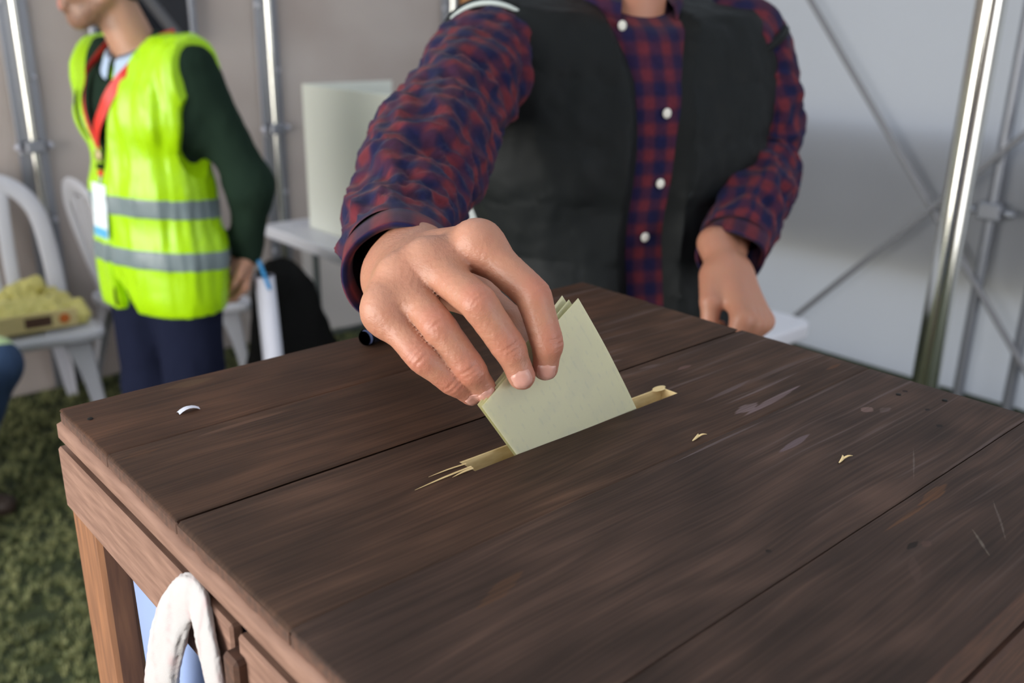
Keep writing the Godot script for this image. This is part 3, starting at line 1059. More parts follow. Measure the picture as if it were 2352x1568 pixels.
# hand in its own frame: origin wrist, x to the fingers, y out of the back of the hand, z to the thumb side
func hand(s: Sdf, T: Transform3D, curl: Array, thumb_in := 0.5, g0 := 1) -> void:
	var zs := [0.028, 0.0095, -0.009, -0.026]
	var ln := [[0.043, 0.026, 0.019], [0.047, 0.030, 0.020], [0.044, 0.028, 0.020], [0.035, 0.021, 0.017]]
	var rr := [0.0098, 0.0100, 0.0095, 0.0082]
	s.cap(T * Vector3(-0.03, 0, 0.010), T * Vector3(0.01, 0, 0.012), 0.021, 0.020)
	s.cap(T * Vector3(-0.03, 0, -0.010), T * Vector3(0.01, 0, -0.012), 0.021, 0.019)
	for f in 4:
		var mc := Vector3([0.088, 0.090, 0.086, 0.078][f], 0.002, zs[f])
		s.cap(T * Vector3(0.012, 0.0, zs[f] * 0.55), T * mc, 0.017, 0.0125)
		var an := 0.0
		var p := mc
		for j in 3:
			an += curl[f][j]
			var q: Vector3 = p + Vector3(cos(an), -sin(an), 0) * ln[f][j]
			s.cap(T * p, T * q, rr[f] * (1.0 - 0.07 * j), rr[f] * (0.95 - 0.08 * j), g0 + f)
			p = q
	var t0 := Vector3(0.018, -0.012, 0.024)
	var t1 := Vector3(0.052, -0.022, lerpf(0.052, 0.034, thumb_in))
	var t2 := Vector3(0.078, lerpf(-0.026, -0.044, thumb_in), lerpf(0.062, 0.022, thumb_in))
	var t3 := Vector3(0.098, lerpf(-0.030, -0.050, thumb_in), lerpf(0.064, 0.004, thumb_in))
	s.cap(T * t0, T * t1, 0.018, 0.013, g0 + 4)
	s.cap(T * t1, T * t2, 0.0118, 0.0105, g0 + 4)
	s.cap(T * t2, T * t3, 0.0105, 0.0085, g0 + 4)

func frame_of(o: Vector3, fingers: Vector3, back: Vector3, right: bool) -> Transform3D:
	var x := fingers.normalized()
	var y := (back - x * back.dot(x)).normalized()
	var z := x.cross(y)
	# right hand seen from its back with the fingers up has its thumb on the left
	return Transform3D(Basis(x, y, -z if right else z), o)

func sleeve(m: MB, pts: Array, radii: Array, rows: int, segs: int, fold: float, seed_: float, scale := 8.0) -> void:
	var dsp := func(t: float, an: float, along: float) -> float:
		var a := Vector3(cos(an), sin(an), 0.0)
		var w := noise.get_noise_3d(a.x * 0.9 + seed_, a.y * 0.9, along * 17.0)
		var r := 1.0 - absf(noise.get_noise_3d(a.x * 0.7 + seed_ * 2.0, a.y * 0.7 + 5.0, along * 13.0 + 0.6 * a.x)) * 3.0
		return fold * (0.9 * w + 0.55 * maxf(r, -0.3)) * smoothstep(0.0, 0.1, 1.0 - t)
	var s0 := m.t.size()
	sweep(m, pts, radii, rows, segs, dsp, Vector3.UP, Vector2.ONE, false, scale)
	for i in range(s0, m.t.size()):
		var p := m.v[i]
		m.t[i] += Vector2(noise.get_noise_3dv(p * 14.0), noise.get_noise_3dv(p * 14.0 + Vector3.ONE * 9.0)) * 0.11

func build_voter() -> void:
	var base := Vector3(0.135, 0, -1.285)
	var turn := 0.417
	var t := thing("person", "person in a dark quilted vest and checked shirt reaching out to post a ballot", "person", base, turn)
	var inv := Transform3D(Basis(Vector3.UP, turn), base).affine_inverse()
	var h := 1.09
	var shR: Vector3 = inv * Vector3(-0.025, 1.445, -1.205)
	var elR: Vector3 = inv * Vector3(-0.081, 1.372, -0.895)
	var wrR: Vector3 = inv * Vector3(-0.0745, 1.333, -0.625)
	var shL: Vector3 = inv * Vector3(0.295, 1.46, -1.345)
	var elL: Vector3 = inv * Vector3(0.345, 1.305, -1.33)
	var wrL: Vector3 = inv * Vector3(0.2608, 1.213, -1.1088)
	# --- skin: one body, with finer grids for the hands and head
	var sk := Color(0.43, 0.205, 0.130)
	var rd := Color(0.48, 0.165, 0.110)
	var pale := Color(0.55, 0.30, 0.21)
	var m := MB.new()
	var s := Sdf.new()
	s.k = 0.06
	torso(s, -0.016, h, 1.03)
	legs(s, 0.0, h, 0.03, true)
	for q in [[shR, elR, wrR], [shL, elL, wrL]]:
		s.cap(q[0], q[1], 0.036, 0.028)
		s.cap(q[1], q[2], 0.028, 0.020)
	var HT := Transform3D(Basis(Vector3.UP, -0.25) * Basis(Vector3.RIGHT, 0.35), Vector3(0.0, 1.715, 0.055))
	s.cap(Vector3(0, 1.36 * h, -0.01), HT * Vector3(0, -0.04, -0.02), 0.062, 0.056)
	build_net(s, 0.014, m, skin_colour(sk, rd, []))
	var hs := Sdf.new()
	hs.k = 0.018
	head(hs, HT)
	hs.cap(Vector3(0, 1.36 * h, 0.0), HT * Vector3(0, -0.04, -0.02), 0.060, 0.054)
	var beard := func(p: Vector3, c: Color) -> Color:
		var q: Vector3 = HT.affine_inverse() * p
		if q.y < -0.03 and q.y > -0.125 and q.z > -0.03 and not (absf(q.y + 0.055) < 0.011 and q.z > 0.08 and absf(q.x) < 0.022):
			return c.lerp(Color(0.03, 0.022, 0.018), 0.75)
		return c
	build_net(hs, 0.005, m, skin_colour(sk, rd, [], beard))
	# the reaching hand: index and middle finger in front of the paper, ring and little finger beyond its edge
	var F := {
		"index": [Vector3(-0.0200, 1.3690, -0.5400), Vector3(0.0118, 1.3475, -0.5140), Vector3(0.0205, 1.3200, -0.5070), Vector3(0.0196, 1.3050, -0.5085)],
		"middle": [Vector3(-0.0490, 1.3580, -0.5370), Vector3(-0.0193, 1.3470, -0.4990), Vector3(-0.0009, 1.3196, -0.4985), Vector3(0.0058, 1.3035, -0.4985)],
		"ring": [Vector3(-0.0660, 1.3480, -0.5350), Vector3(-0.0420, 1.3325, -0.5010), Vector3(-0.0228, 1.3070, -0.4965), Vector3(-0.0145, 1.2925, -0.5015)],
		"little": [Vector3(-0.0735, 1.3330, -0.5200), Vector3(-0.0510, 1.3150, -0.4965), Vector3(-0.0325, 1.2990, -0.4985), Vector3(-0.0235, 1.2890, -0.5040)]}
	var rad := {"index": [0.0110, 0.0093, 0.0083, 0.0075], "middle": [0.0112, 0.0096, 0.0085, 0.0079], "ring": [0.0106, 0.0090, 0.0080, 0.0071], "little": [0.0098, 0.0080, 0.0070, 0.0062]}
	var H := Sdf.new()
	H.k = 0.016
	H.kb = 0.010
	var wrW := Vector3(-0.0725, 1.333, -0.618)
	var wl := Vector3(-0.0780, 1.3280, -0.6030)
	var wr2 := Vector3(-0.0640, 1.3400, -0.6300)
	var fore := Vector3(-0.084, 1.332, -0.704)
	H.cap(inv * wl.lerp(wrW, 0.25), inv * (fore + Vector3(-0.010, -0.006, 0)), 0.0205, 0.022)
	H.cap(inv * wr2.lerp(wrW, 0.25), inv * (fore + Vector3(0.006, 0.002, 0)), 0.0205, 0.022)
	H.cap(inv * wl.lerp(wrW, 0.3), inv * wr2.lerp(wrW, 0.3), 0.021)
	var spots := []
	var dents := []
	var gi := 1
	for nm in ["index", "middle", "ring", "little"]:
		var j: Array = []
		for q in F[nm]: j.append(inv * q)
		var r: Array = rad[nm]
		var wp: Vector3 = inv * wl.lerp(wr2, {"index": 0.82, "middle": 0.6, "ring": 0.38, "little": 0.18}[nm])
		H.cap(wp, j[0], 0.0175, r[0] + 0.0008)
		for k in 3:
			H.cap(j[k], j[k + 1], r[k] * (0.96 if k == 0 else 1.0), r[k + 1], gi)
		# fleshy middles of the phalanges and knuckle bumps
		H.cap(j[0].lerp(j[1], 0.3), j[0].lerp(j[1], 0.8), r[1] * 1.05, r[1] * 1.02, gi)
		H.cap(j[1].lerp(j[2], 0.2), j[1].lerp(j[2], 0.8), r[1] * 0.96, r[2] * 1.04, gi)
		var outw: Vector3 = ((j[1] - j[0]).normalized() - (j[2] - j[1]).normalized()).normalized()
		var back: Vector3 = inv.basis * Vector3(-0.35, 0.75, 0.55).normalized()
		H.cap(j[0] + back * 0.0012, j[0] + back * 0.0012, r[0] * 0.90, r[0] * 0.90)
		H.cap(wp.lerp(j[0], 0.45) + back * 0.0115, j[0] + back * 0.0085, 0.0026, 0.0034)
		for k in [1, 2]:
			spots.append([j[k] + outw * r[k], 0.013, rd * 0.92, 0.55])
			var ax: Vector3 = (j[k + 1] - j[k - 1]).normalized()
			for e in [-0.0030, -0.0006, 0.0020]:
				dents.append([j[k] + ax * e * 1.25, ax, 0.0009, j[k] + outw * r[k], 0.0085])
		spots.append([j[0] + back * r[0], 0.012, pale, 0.55])
		spots.append([j[3], 0.013, Color(0.52, 0.20, 0.15), 0.5])
		gi += 1
	var th: Array = []
	for q in [Vector3(-0.058, 1.338, -0.590), Vector3(-0.022, 1.328, -0.572), Vector3(0.000, 1.318, -0.545), Vector3(0.0045, 1.306, -0.5235)]: th.append(inv * q)
	H.cap(th[0], th[1], 0.019, 0.0135, gi)
	H.cap(th[1], th[2], 0.0125, 0.0112, gi)
	H.cap(th[2], th[3], 0.0110, 0.0090, gi)
	H.disp = func(p: Vector3) -> float:
		var d := 0.00030 * noise.get_noise_3dv(p * 260.0)
		for q in dents:
			if p.distance_squared_to(q[3]) < q[4] * q[4]:
				var x: float = (p - q[0]).dot(q[1]) + 0.0004 * noise.get_noise_3dv(p * 300.0)
				d += 0.00070 * exp(-x * x / (q[2] * q[2])) * (1.0 - p.distance_squared_to(q[3]) / (q[4] * q[4]))
		return d
	H.amp = 0.001
	build_net(H, 0.0013, m, skin_colour(sk, rd, spots))
	# the other hand: a loose fist just beyond the lid's far edge
	var L := Sdf.new()
	L.k = 0.014
	var LT := frame_of(wrL, inv.basis * Vector3(0.26, -0.62, 0.74), inv.basis * Vector3(0.62, 0.62, 0.30), false)
	hand(L, LT, [[1.0, 1.5, 0.9], [1.1, 1.5, 0.9], [1.15, 1.5, 0.9], [1.2, 1.5, 0.9]], 0.75)
	build_net(L, 0.0028, m, skin_colour(sk, rd, []))
	part(t, "body", m.mesh(), mats.skin)
	for nm in ["index", "middle", "ring", "little"]:
		var a: Vector3 = inv * F[nm][2]
		var b: Vector3 = inv * F[nm][3]
		fingernail(t, a, b, inv.basis * Vector3(0.10 if nm == "index" else -0.02, 0.28, 1.0), rad[nm][3], H)
	finish_head(t, HT)
	# --- checked shirt
	var am := ArrayMesh.new()
	var ss := Sdf.new()
	ss.k = 0.07
	torso(ss, 0.008, h, 1.05)
	ss.cap(Vector3(0, 1.30 * h, 0.0), Vector3(0, 1.375 * h, 0.012), 0.085, 0.068)
	ss.cuts.append([Vector3(0, 1.405 * h, 0), Vector3(0, 0.86, 0.5).normalized()])
	ss.cuts.append([Vector3(0, 0.86 * h, 0), Vector3.DOWN])
	ss.neg.append([Vector3(-0.022, 1.552, 0.125), 0.058])
	ss.disp = func(p: Vector3) -> float: return 0.004 * noise.get_noise_3dv(p * Vector3(16, 5, 16))
	ss.amp = 0.006
	var sm := MB.new()
	build_net(ss, 0.010, sm)
	# placket strip down the front
	sm.mesh(am)
	var slv := MB.new()
	var w := func(x: float, y: float, z: float) -> Vector3: return inv * Vector3(x, y, z)
	sleeve(slv, [w.call(0.045, 1.425, -1.245), shR, w.call(-0.062, 1.408, -1.05), elR, w.call(-0.0880, 1.3484, -0.805), w.call(-0.0890, 1.3326, -0.725), w.call(-0.0835, 1.331, -0.650)],
		[0.072, 0.066, 0.055, 0.056, 0.049, 0.0425, 0.0375], 170, 84, 0.010, 1.0, 8.0)
	sleeve(slv, [w.call(0.24, 1.43, -1.32), shL, w.call(0.335, 1.39, -1.35), elL, w.call(0.3150, 1.2740, -1.2450), w.call(0.278, 1.228, -1.154)],
		[0.072, 0.066, 0.060, 0.056, 0.050, 0.044], 110, 48, 0.010, 7.0, 8.0)
	slv.mesh(am)
	var shirt := part(t, "shirt", am, [mats.checked_flannel_body, mats.checked_flannel], "red and navy checked flannel shirt")
	# cuffs with real thickness
	for q in [[w.call(-0.0850, 1.332, -0.678), w.call(-0.0825, 1.331, -0.652), w.call(-0.0785, 1.330, -0.617), 0.0375, 0.0435], [w.call(0.292, 1.240, -1.186), w.call(0.278, 1.228, -1.156), w.call(0.2675, 1.217, -1.1265), 0.0415, 0.043]]:
		var cm := MB.new()
		var rr: float = q[3]
		var pts: Array = [q[2].lerp(q[1], 0.6), q[2].lerp(q[1], 0.1), q[2], q[2].lerp(q[1], 0.06), q[1], q[0]]
		var g := []
		var uvs := []
		var ax: Vector3 = (q[0] - q[2]).normalized()
		var n1 := (Vector3.UP - ax * ax.y).normalized()
		var n2 := ax.cross(n1)
		var rads := [rr - 0.007, rr - 0.0055, rr - 0.002, rr, rr + 0.0010, rr - 0.009]
		for r in 6:
			var row := PackedVector3Array()
			var ur := PackedVector2Array()
			for k in 61:
				var an := TAU * k / 60.0
				var wob := 1.0 + 0.05 * sin(an * 2.0 + 0.6) + 0.02 * sin(an * 5.0)
				row.append(pts[r] + (n2 * cos(an) + n1 * sin(an)) * (rads[r] * wob) + ax * 0.004 * sin(an * 3.0 + 1.0))
				ur.append(Vector2(an * rr, r * 0.012) * 8.0)
			g.append(row)
			uvs.append(ur)
		cm.grid(g, true, true, uvs)
		part(shirt, "cuff", cm.mesh(), mats.checked_flannel)
	# buttons
	for q in [Vector3(-0.045, 1.486, 0), Vector3(-0.002, 1.386, 0), Vector3(-0.006, 1.301, 0), Vector3(-0.018, 1.232, 0)]:
		var p: Vector3 = q
		p.z = front_of(ss, p.x, p.y) + 0.003
		var b := MB.new()
		ell_into(b, p, Vector3(0.0062, 0.0062, 0.0022), 14)
		part(shirt, "button", b.mesh(), mat("pearl_button", srgb(226, 224, 214), 0.3))
	# collar
	var cl := MB.new()
	var cg := []
	for r in 5:
		var row := PackedVector3Array()
		for k in 25:
			var an := lerpf(0.5, TAU - 0.5, k / 24.0)
			var rr2: float = [0.070, 0.067, 0.066, 0.078, 0.088][r]
			var yy: float = [1.36, 1.385, 1.405, 1.395, 1.36][r]
			row.append(Vector3(sin(an) * rr2, yy * h + 0.012 - 0.028 * cos(an), cos(an) * rr2 * 0.95))
		cg.append(row)
	cl.grid(cg, false, false)
	part(shirt, "collar", cl.mesh(), mats.checked_flannel_body)
	# --- quilted vest, open at the front
	var vs := Sdf.new()
	vs.k = 0.07
	torso(vs, 0.024, h, 1.07)
	vs.cap(Vector3(-0.13, 1.318 * h, -0.012), Vector3(0.13, 1.318 * h, -0.012), 0.086)
	vs.cuts.append([Vector3(0, 0.80 * h, 0), Vector3.DOWN])
	vs.cuts.append([Vector3(0, 1.40 * h, 0), Vector3(0, 1, 0.35).normalized()])
	vs.disp = func(p: Vector3) -> float:
		var d := 0.006 * noise.get_noise_3dv(p * Vector3(13, 4, 13))
		d += 0.0045 * pow(absf(sin((p.y + 0.02 * noise.get_noise_2d(p.x * 8.0, p.z * 8.0)) * PI / 0.075)), 0.35) * -1.0
		# the open front, wider towards the neck
		if p.z > 0.0:
			var half := 0.042 + maxf(0.0, p.y - 1.42) * 0.30
			var cx := -0.010 + 0.006 * sin(p.y * 9.0)
			d = maxf(d, (half - absf(p.x - cx)) * 1.0) if absf(p.x - cx) < half else d
		return d
	vs.amp = 0.02
	var vm := MB.new()
	build_net(vs, 0.008, vm)
	var vest := part(t, "vest", vm.mesh(), mats.quilted_nylon, "dark quilted sleeveless vest")
	# armhole edges: a dark binding round each sleeve, with a sliver of pale lining at the reaching arm
	for q in [[shR, w.call(-0.062, 1.408, -1.05)], [shL, w.call(0.335, 1.39, -1.35)]]:
		var ax2: Vector3 = (q[1] - q[0]).normalized()
		var e1 := (Vector3.UP - ax2 * ax2.y).normalized()
		var e2 := ax2.cross(e1)
		var ring := []
		var arc := []
		for k in 33:
			var an := TAU * k / 32.0
			ring.append(q[0] + ax2 * 0.012 + (e1 * cos(an) + e2 * sin(an)) * 0.070)
			var an2 := lerpf(-0.75, 0.75, k / 32.0)
			arc.append(q[0] + ax2 * 0.019 + (e1 * cos(an2) + e2 * sin(an2)) * 0.0705)
		var am2 := MB.new()
		sweep(am2, ring, [0.0065, 0.0065], 64, 8, null, ax2, Vector2.ONE, false)
		part(vest, "armhole_binding", am2.mesh(), mats.quilted_nylon)
		if q[0] == shR:
			var lm := MB.new()
			sweep(lm, arc, [0.0022, 0.0032, 0.0022], 32, 8, null, ax2)
			part(vest, "lining_edge", lm.mesh(), mat("pale_lining", srgb(176, 186, 184), 0.6), "sliver of pale lining")
	# trousers and shoes
	var ts := Sdf.new()
	ts.k = 0.04
	legs(ts, 0.014, h, 0.03, false)
	ts.cap(Vector3(-0.075, 0.88 * h, -0.005), Vector3(0.075, 0.88 * h, -0.005), 0.112)
	ts.cuts.append([Vector3(0, 0.93 * h, 0), Vector3.UP])
	ts.cuts.append([Vector3(0, 0.05, 0), Vector3.DOWN])
	var tm := MB.new()
	build_net(ts, 0.012, tm)
	part(t, "trousers", tm.mesh(), mats.black_cloth)
	shoes(t, 0.108)

func shoes(t: Node3D, x: float) -> void:
	for k in [-1.0, 1.0]:
		var s := Sdf.new()
		s.k = 0.03
		s.cap(Vector3(x * k, 0.045, -0.04), Vector3(x * k + 0.01 * k, 0.036, 0.12), 0.044, 0.036)
		s.cap(Vector3(x * k, 0.085, -0.02), Vector3(x * k, 0.06, 0.02), 0.045, 0.04)
		s.cuts.append([Vector3(0, 0.001, 0), Vector3.DOWN])
		s.cuts.append([Vector3(0, 0.105, 0), Vector3.UP])
		var m := MB.new()
		build_net(s, 0.009, m)
		part(t, "shoe", m.mesh(), mats.brown_leather)

func front_of(s: Sdf, x: float, y: float) -> float:
	var all := PackedInt32Array()
	for k in s.a.size(): all.append(k)
	var z := 0.4
	for k in 200:
		var d := s.val(Vector3(x, y, z), [all])
		if d < 0.0005: break
		z -= maxf(d * 0.7, 0.0005)
	return z

func fingernail(t: Node3D, a: Vector3, b: Vector3, toward: Vector3, r: float, field: Sdf) -> void:
	var act := [PackedInt32Array(), PackedInt32Array(), PackedInt32Array(), PackedInt32Array(), PackedInt32Array(), PackedInt32Array()]
	for k in field.a.size():
		if field.prim(k, b) < 0.012: act[field.g[k]].append(k)
	if not act[0].size(): act[0].append(0)
	var ax := (b - a).normalized()
	var out := (toward - ax * toward.dot(ax)).normalized()
	var sd := ax.cross(out)
	var g := []
	for i in 9:
		var row := PackedVector3Array()
		var u := i / 8.0 * 2.0 - 1.0
		for k in 11:
			var w := k / 10.0 * 2.0 - 1.0
			var wide := 0.80 * sqrt(maxf(0.0, 1.0 - pow(absf(u), 5.0))) + 0.02
			var an := w * wide
			var q := b + ax * (r * -0.05 + u * r * 0.74)
			var dir := out * cos(an) + sd * sin(an)
			var lift := 0.002
			while lift < 0.016 and field.val(q + dir * lift, act) < 0.0: lift += 0.00025
			lift += 0.00035 - 0.0005 * pow(maxf(absf(u), absf(w)), 8.0)
			row.append(q + out * (cos(an) * lift) + sd * (sin(an) * lift))
		g.append(row)
	var m := MB.new()
	m.grid(g, false, true)
	part(t, "fingernail", m.mesh(), mats.fingernail)

# person in the hi-vis vest
func build_official() -> void:
	var base := Vector3(-0.945, 0, -2.45)
	var turn := -0.54
	var t := thing("person", "person in a yellow hi-vis vest with a red lanyard, hand behind the back", "person", base, turn)
	var h := 1.02
	var shL := Vector3(0.162, 1.36, -0.015)
	var elL := Vector3(0.232, 1.065, -0.115)
	var wrL := Vector3(0.165, 0.865, -0.150)
	var shR := Vector3(-0.162, 1.36, -0.015)
	var elR := Vector3(-0.235, 1.07, -0.11)
	var wrR := Vector3(-0.03, 0.86, -0.20)
	var sk := Color(0.48, 0.26, 0.17)
	var rd := Color(0.52, 0.20, 0.14)
	var HT := Transform3D(Basis(Vector3.UP, -0.50) * Basis(Vector3.RIGHT, 0.08), Vector3(-0.045, 1.562, 0.070))
	var m := MB.new()
	var s := Sdf.new()
	s.k = 0.05
	torso(s, -0.016, h, 0.96)
	legs(s, 0.0, h, 0.03, true)
	for q in [[shL, elL, wrL], [shR, elR, wrR]]:
		s.cap(q[0], q[1], 0.034, 0.028)
		s.cap(q[1], q[2], 0.028, 0.022)
	s.cap(Vector3(0, 1.36, -0.01), HT * Vector3(0, -0.04, -0.025), 0.058, 0.052)
	build_net(s, 0.014, m, skin_colour(sk, rd, []))
	var beard := func(p: Vector3, c: Color) -> Color:
		var q: Vector3 = HT.affine_inverse() * p
		var lips := absf(q.y + 0.0555) < 0.012 and q.z > 0.078 and absf(q.x) < 0.021
		if lips: return c.lerp(Color(0.55, 0.18, 0.16), 0.7)
		var k := smoothstep(-0.030, -0.055, q.y + 0.25 * absf(q.x) * 0.3 - q.z * 0.12) * smoothstep(-0.02, 0.02, q.z + 0.02) * smoothstep(-0.135, -0.105, q.y)
		return c.lerp(Color(0.06, 0.042, 0.032), 0.72 * k * (0.75 + 0.5 * noise.get_noise_3dv(p * 200.0)))
	var hs := Sdf.new()
	hs.k = 0.018
	head(hs, HT)
	hs.cap(Vector3(0, 1.36, -0.005), HT * Vector3(0, -0.04, -0.025), 0.057, 0.051)
	build_net(hs, 0.005, m, skin_colour(sk, rd, [], beard))
	var L := Sdf.new()
	L.k = 0.014
	hand(L, frame_of(wrL, Vector3(-0.12, -0.62, 0.10), Vector3(0.55, 0.15, -0.75), false), [[0.5, 0.7, 0.4], [0.6, 0.9, 0.5], [0.9, 1.1, 0.6], [1.0, 1.1, 0.6]], 0.35)
	hand(L, frame_of(wrR, Vector3(0.75, -0.30, -0.05), Vector3(0.1, 0.3, -0.9), true), [[0.6, 0.8, 0.5], [0.6, 0.9, 0.5], [0.7, 0.9, 0.5], [0.8, 1.0, 0.6]], 0.4, 6)
	build_net(L, 0.004, m, skin_colour(sk, rd, []))
	part(t, "body", m.mesh(), mats.skin)
	finish_head(t, HT)
	# sweater
	var sw := Sdf.new()
	sw.k = 0.05
	torso(sw, 0.008, h, 1.0)
	for q in [[shL, elL, wrL], [shR, elR, wrR]]:
		sw.cap(q[0], q[1], 0.060, 0.055)
		sw.cap(q[1], q[2].lerp(q[1], 0.05), 0.054, 0.040)
	sw.cap(Vector3(0, 1.32, -0.01), Vector3(0, 1.405, 0.0), 0.085, 0.072)
	sw.cuts.append([Vector3(0, 1.442, 0.0), Vector3.UP])
	sw.neg.append([Vector3(0, 1.425, 0.078), 0.098])
	sw.cuts.append([Vector3(0, 0.80, 0), Vector3.DOWN])
	sw.disp = func(p: Vector3) -> float: return 0.005 * noise.get_noise_3dv(p * Vector3(14, 9, 14))
	sw.amp = 0.006
	var wm := MB.new()
	build_net(sw, 0.009, wm)
	part(t, "sweater", wm.mesh(), mats.dark_green_wool, "dark green sweater")
	# shirt collar
	var cg := []
	for r in 5:
		var row := PackedVector3Array()
		for k in 33:
			var an := lerpf(0.14, TAU - 0.14, k / 32.0)
			var rr: float = [0.062, 0.066, 0.069, 0.082, 0.104][r]
			var yy: float = [1.365, 1.405, 1.440, 1.425, 1.375][r]
			var frontness := 0.5 + 0.5 * cos(an)
			var point := 0.020 * pow(frontness, 6.0) if r == 4 else 0.0
			row.append(Vector3(sin(an) * rr, yy - 0.056 * frontness * frontness - point, cos(an) * rr * 0.98 + 0.004))
		cg.append(row)
	var cm := MB.new()
	cm.grid(cg, false, false)
	part(t, "shirt_collar", cm.mesh(), mats.light_blue_cotton, "pale blue shirt collar")
	# trousers
	var ts := Sdf.new()
	ts.k = 0.04
	legs(ts, 0.016, h, 0.03, false)
	ts.cap(Vector3(-0.075, 0.88, -0.005), Vector3(0.075, 0.88, -0.005), 0.112)
	ts.cuts.append([Vector3(0, 0.95, 0), Vector3.UP])
	ts.cuts.append([Vector3(0, 0.05, 0), Vector3.DOWN])
	ts.disp = func(p: Vector3) -> float: return 0.005 * noise.get_noise_3dv(p * Vector3(11, 6, 11))
	ts.amp = 0.006
	var tm := MB.new()
	build_net(ts, 0.011, tm)
	part(t, "trousers", tm.mesh(), mats.navy_denim)
	shoes(t, 0.108)
	# hi-vis vest
	var vest := hi_vis(t, 1.02, 0.018, 0.735)
	# lanyard: two ribbons and a joining clip, then the card
	var vf: Sdf = vest[1]
	var lan := thing_part_root(t, "lanyard")
	for sgn in [-1.0, 1.0]:
		var top := Vector3(0.082 * sgn, 1.415, 0.015)
		var pts := [Vector3(0.078 * sgn, 1.435, -0.05), top]
		for k in range(1, 8):
			var f := k / 7.0
			var x := lerpf(0.090 * sgn, -0.040 - 0.004 * sgn, f)
			var y := lerpf(1.385, 1.165, f)
			pts.append(Vector3(x, y, maxf(front_of(sw, x, y), 0.02) + 0.016))
		var rm := MB.new()
		ribbon(rm, pts, 0.0135)
		part(lan, "ribbon", rm.mesh(), mats.red_ribbon)
	var cz := front_of(sw, -0.040, 1.14) + 0.018
	var clip := MB.new()
	ell_into(clip, Vector3(-0.040, 1.145, cz), Vector3(0.013, 0.017, 0.006), 14)
	part(lan, "clip", clip.mesh(), mat("brass_clip", srgb(176, 160, 120), 0.4, 0.5))
	part(lan, "buckle", box_mesh(Vector3(-0.040, 1.118, cz), Vector3(0.020, 0.014, 0.008), 0.002), mats.black_cloth)
	part(lan, "loop", box_mesh(Vector3(-0.040, 1.101, cz), Vector3(0.020, 0.014, 0.004), 0.001), mats.red_ribbon)
	part(lan, "hook", tube(Vector3(-0.040, 1.094, cz), Vector3(-0.042, 1.074, cz + 0.004), 0.003, 8), mats.galvanised_steel)
	var card := part(lan, "badge_card", box_mesh(Vector3.ZERO, Vector3(0.062, 0.140, 0.002), 0.001), mat("badge_white", srgb(232, 242, 248), 0.25), "white name card")
	card.position = Vector3(-0.046, 1.006, front_of(vf, -0.07, 1.0) + 0.014)
	card.rotation = Vector3(-0.03, -0.1, -0.07)
	part(card, "blue_stripe", box_mesh(Vector3(0, -0.056, 0.0012), Vector3(0.060, 0.024, 0.001), 0.0003), mat("badge_blue", srgb(96, 178, 222), 0.3))
	for yy in [0.022, 0.008]:
		part(card, "printed_line", box_mesh(Vector3(-0.004, yy, 0.0012), Vector3(0.036, 0.0022, 0.0006), 0.0002), mat("badge_print", srgb(200, 212, 220), 0.4))
	# what the hand behind the back holds
	var wt := Transform3D(Basis(Vector3.UP, turn), base)
	var roll := thing("paper_roll", "white paper roll held behind the hi-vis official's back", "paper roll", wt * Vector3(0.19, 0.0, -0.195))
	var rm2 := MB.new()
	sweep(rm2, [Vector3(0.0, 0.36, 0), Vector3(-0.006, 0.60, 0.0), Vector3(-0.012, 0.795, 0)], [0.028, 0.028, 0.027], 10, 24, null, Vector3.RIGHT, Vector2.ONE, false)
	sweep(rm2, [Vector3(0.0, 0.36, 0), Vector3(-0.006, 0.60, 0.0), Vector3(-0.012, 0.795, 0)], [0.022, 0.022, 0.022], 10, 24, null, Vector3.RIGHT, Vector2.ONE, true)
	part(roll, "roll", rm2.mesh(), mat("white_paper", srgb(222, 224, 238), 0.6))
	var pen := thing("pen", "bright blue pen between the official's fingers", "pen", wt * Vector3(0.20, 0.0, -0.165))
	part(pen, "barrel", tube(Vector3(-0.004, 0.855, 0.02), Vector3(0.012, 0.765, -0.01), 0.0055, 10), mat("pen_blue", srgb(70, 160, 226), 0.3))
	part(pen, "tip", tube(Vector3(0.012, 0.765, -0.01), Vector3(0.014, 0.752, -0.014), 0.004, 10, 0.001), mats.galvanised_steel)

func thing_part_root(t: Node3D, called: String) -> Node3D:
	var o := Node3D.new()
	o.name = called
	t.add_child(o, true)
	return o

func ribbon(m: MB, pts: Array, half: float) -> void:
	var g := []
	var n := 40
	for r in n + 1:
		var f := float(r) / n
		var p: Vector3 = spline(pts, f)
		var tg: Vector3 = (spline(pts, minf(f + 0.02, 1.0)) - spline(pts, maxf(f - 0.02, 0.0))).normalized()
		var out := Vector3(p.x * 2.0, 0.0, 0.1 + maxf(p.z, -0.02)).normalized()
		var sd := tg.cross(out).normalized()
		out = sd.cross(tg)
		g.append(PackedVector3Array([p - sd * half, p - sd * half + out * 0.0018, p + sd * half + out * 0.0018, p + sd * half, p - sd * half]))
	m.grid(g, true, false)

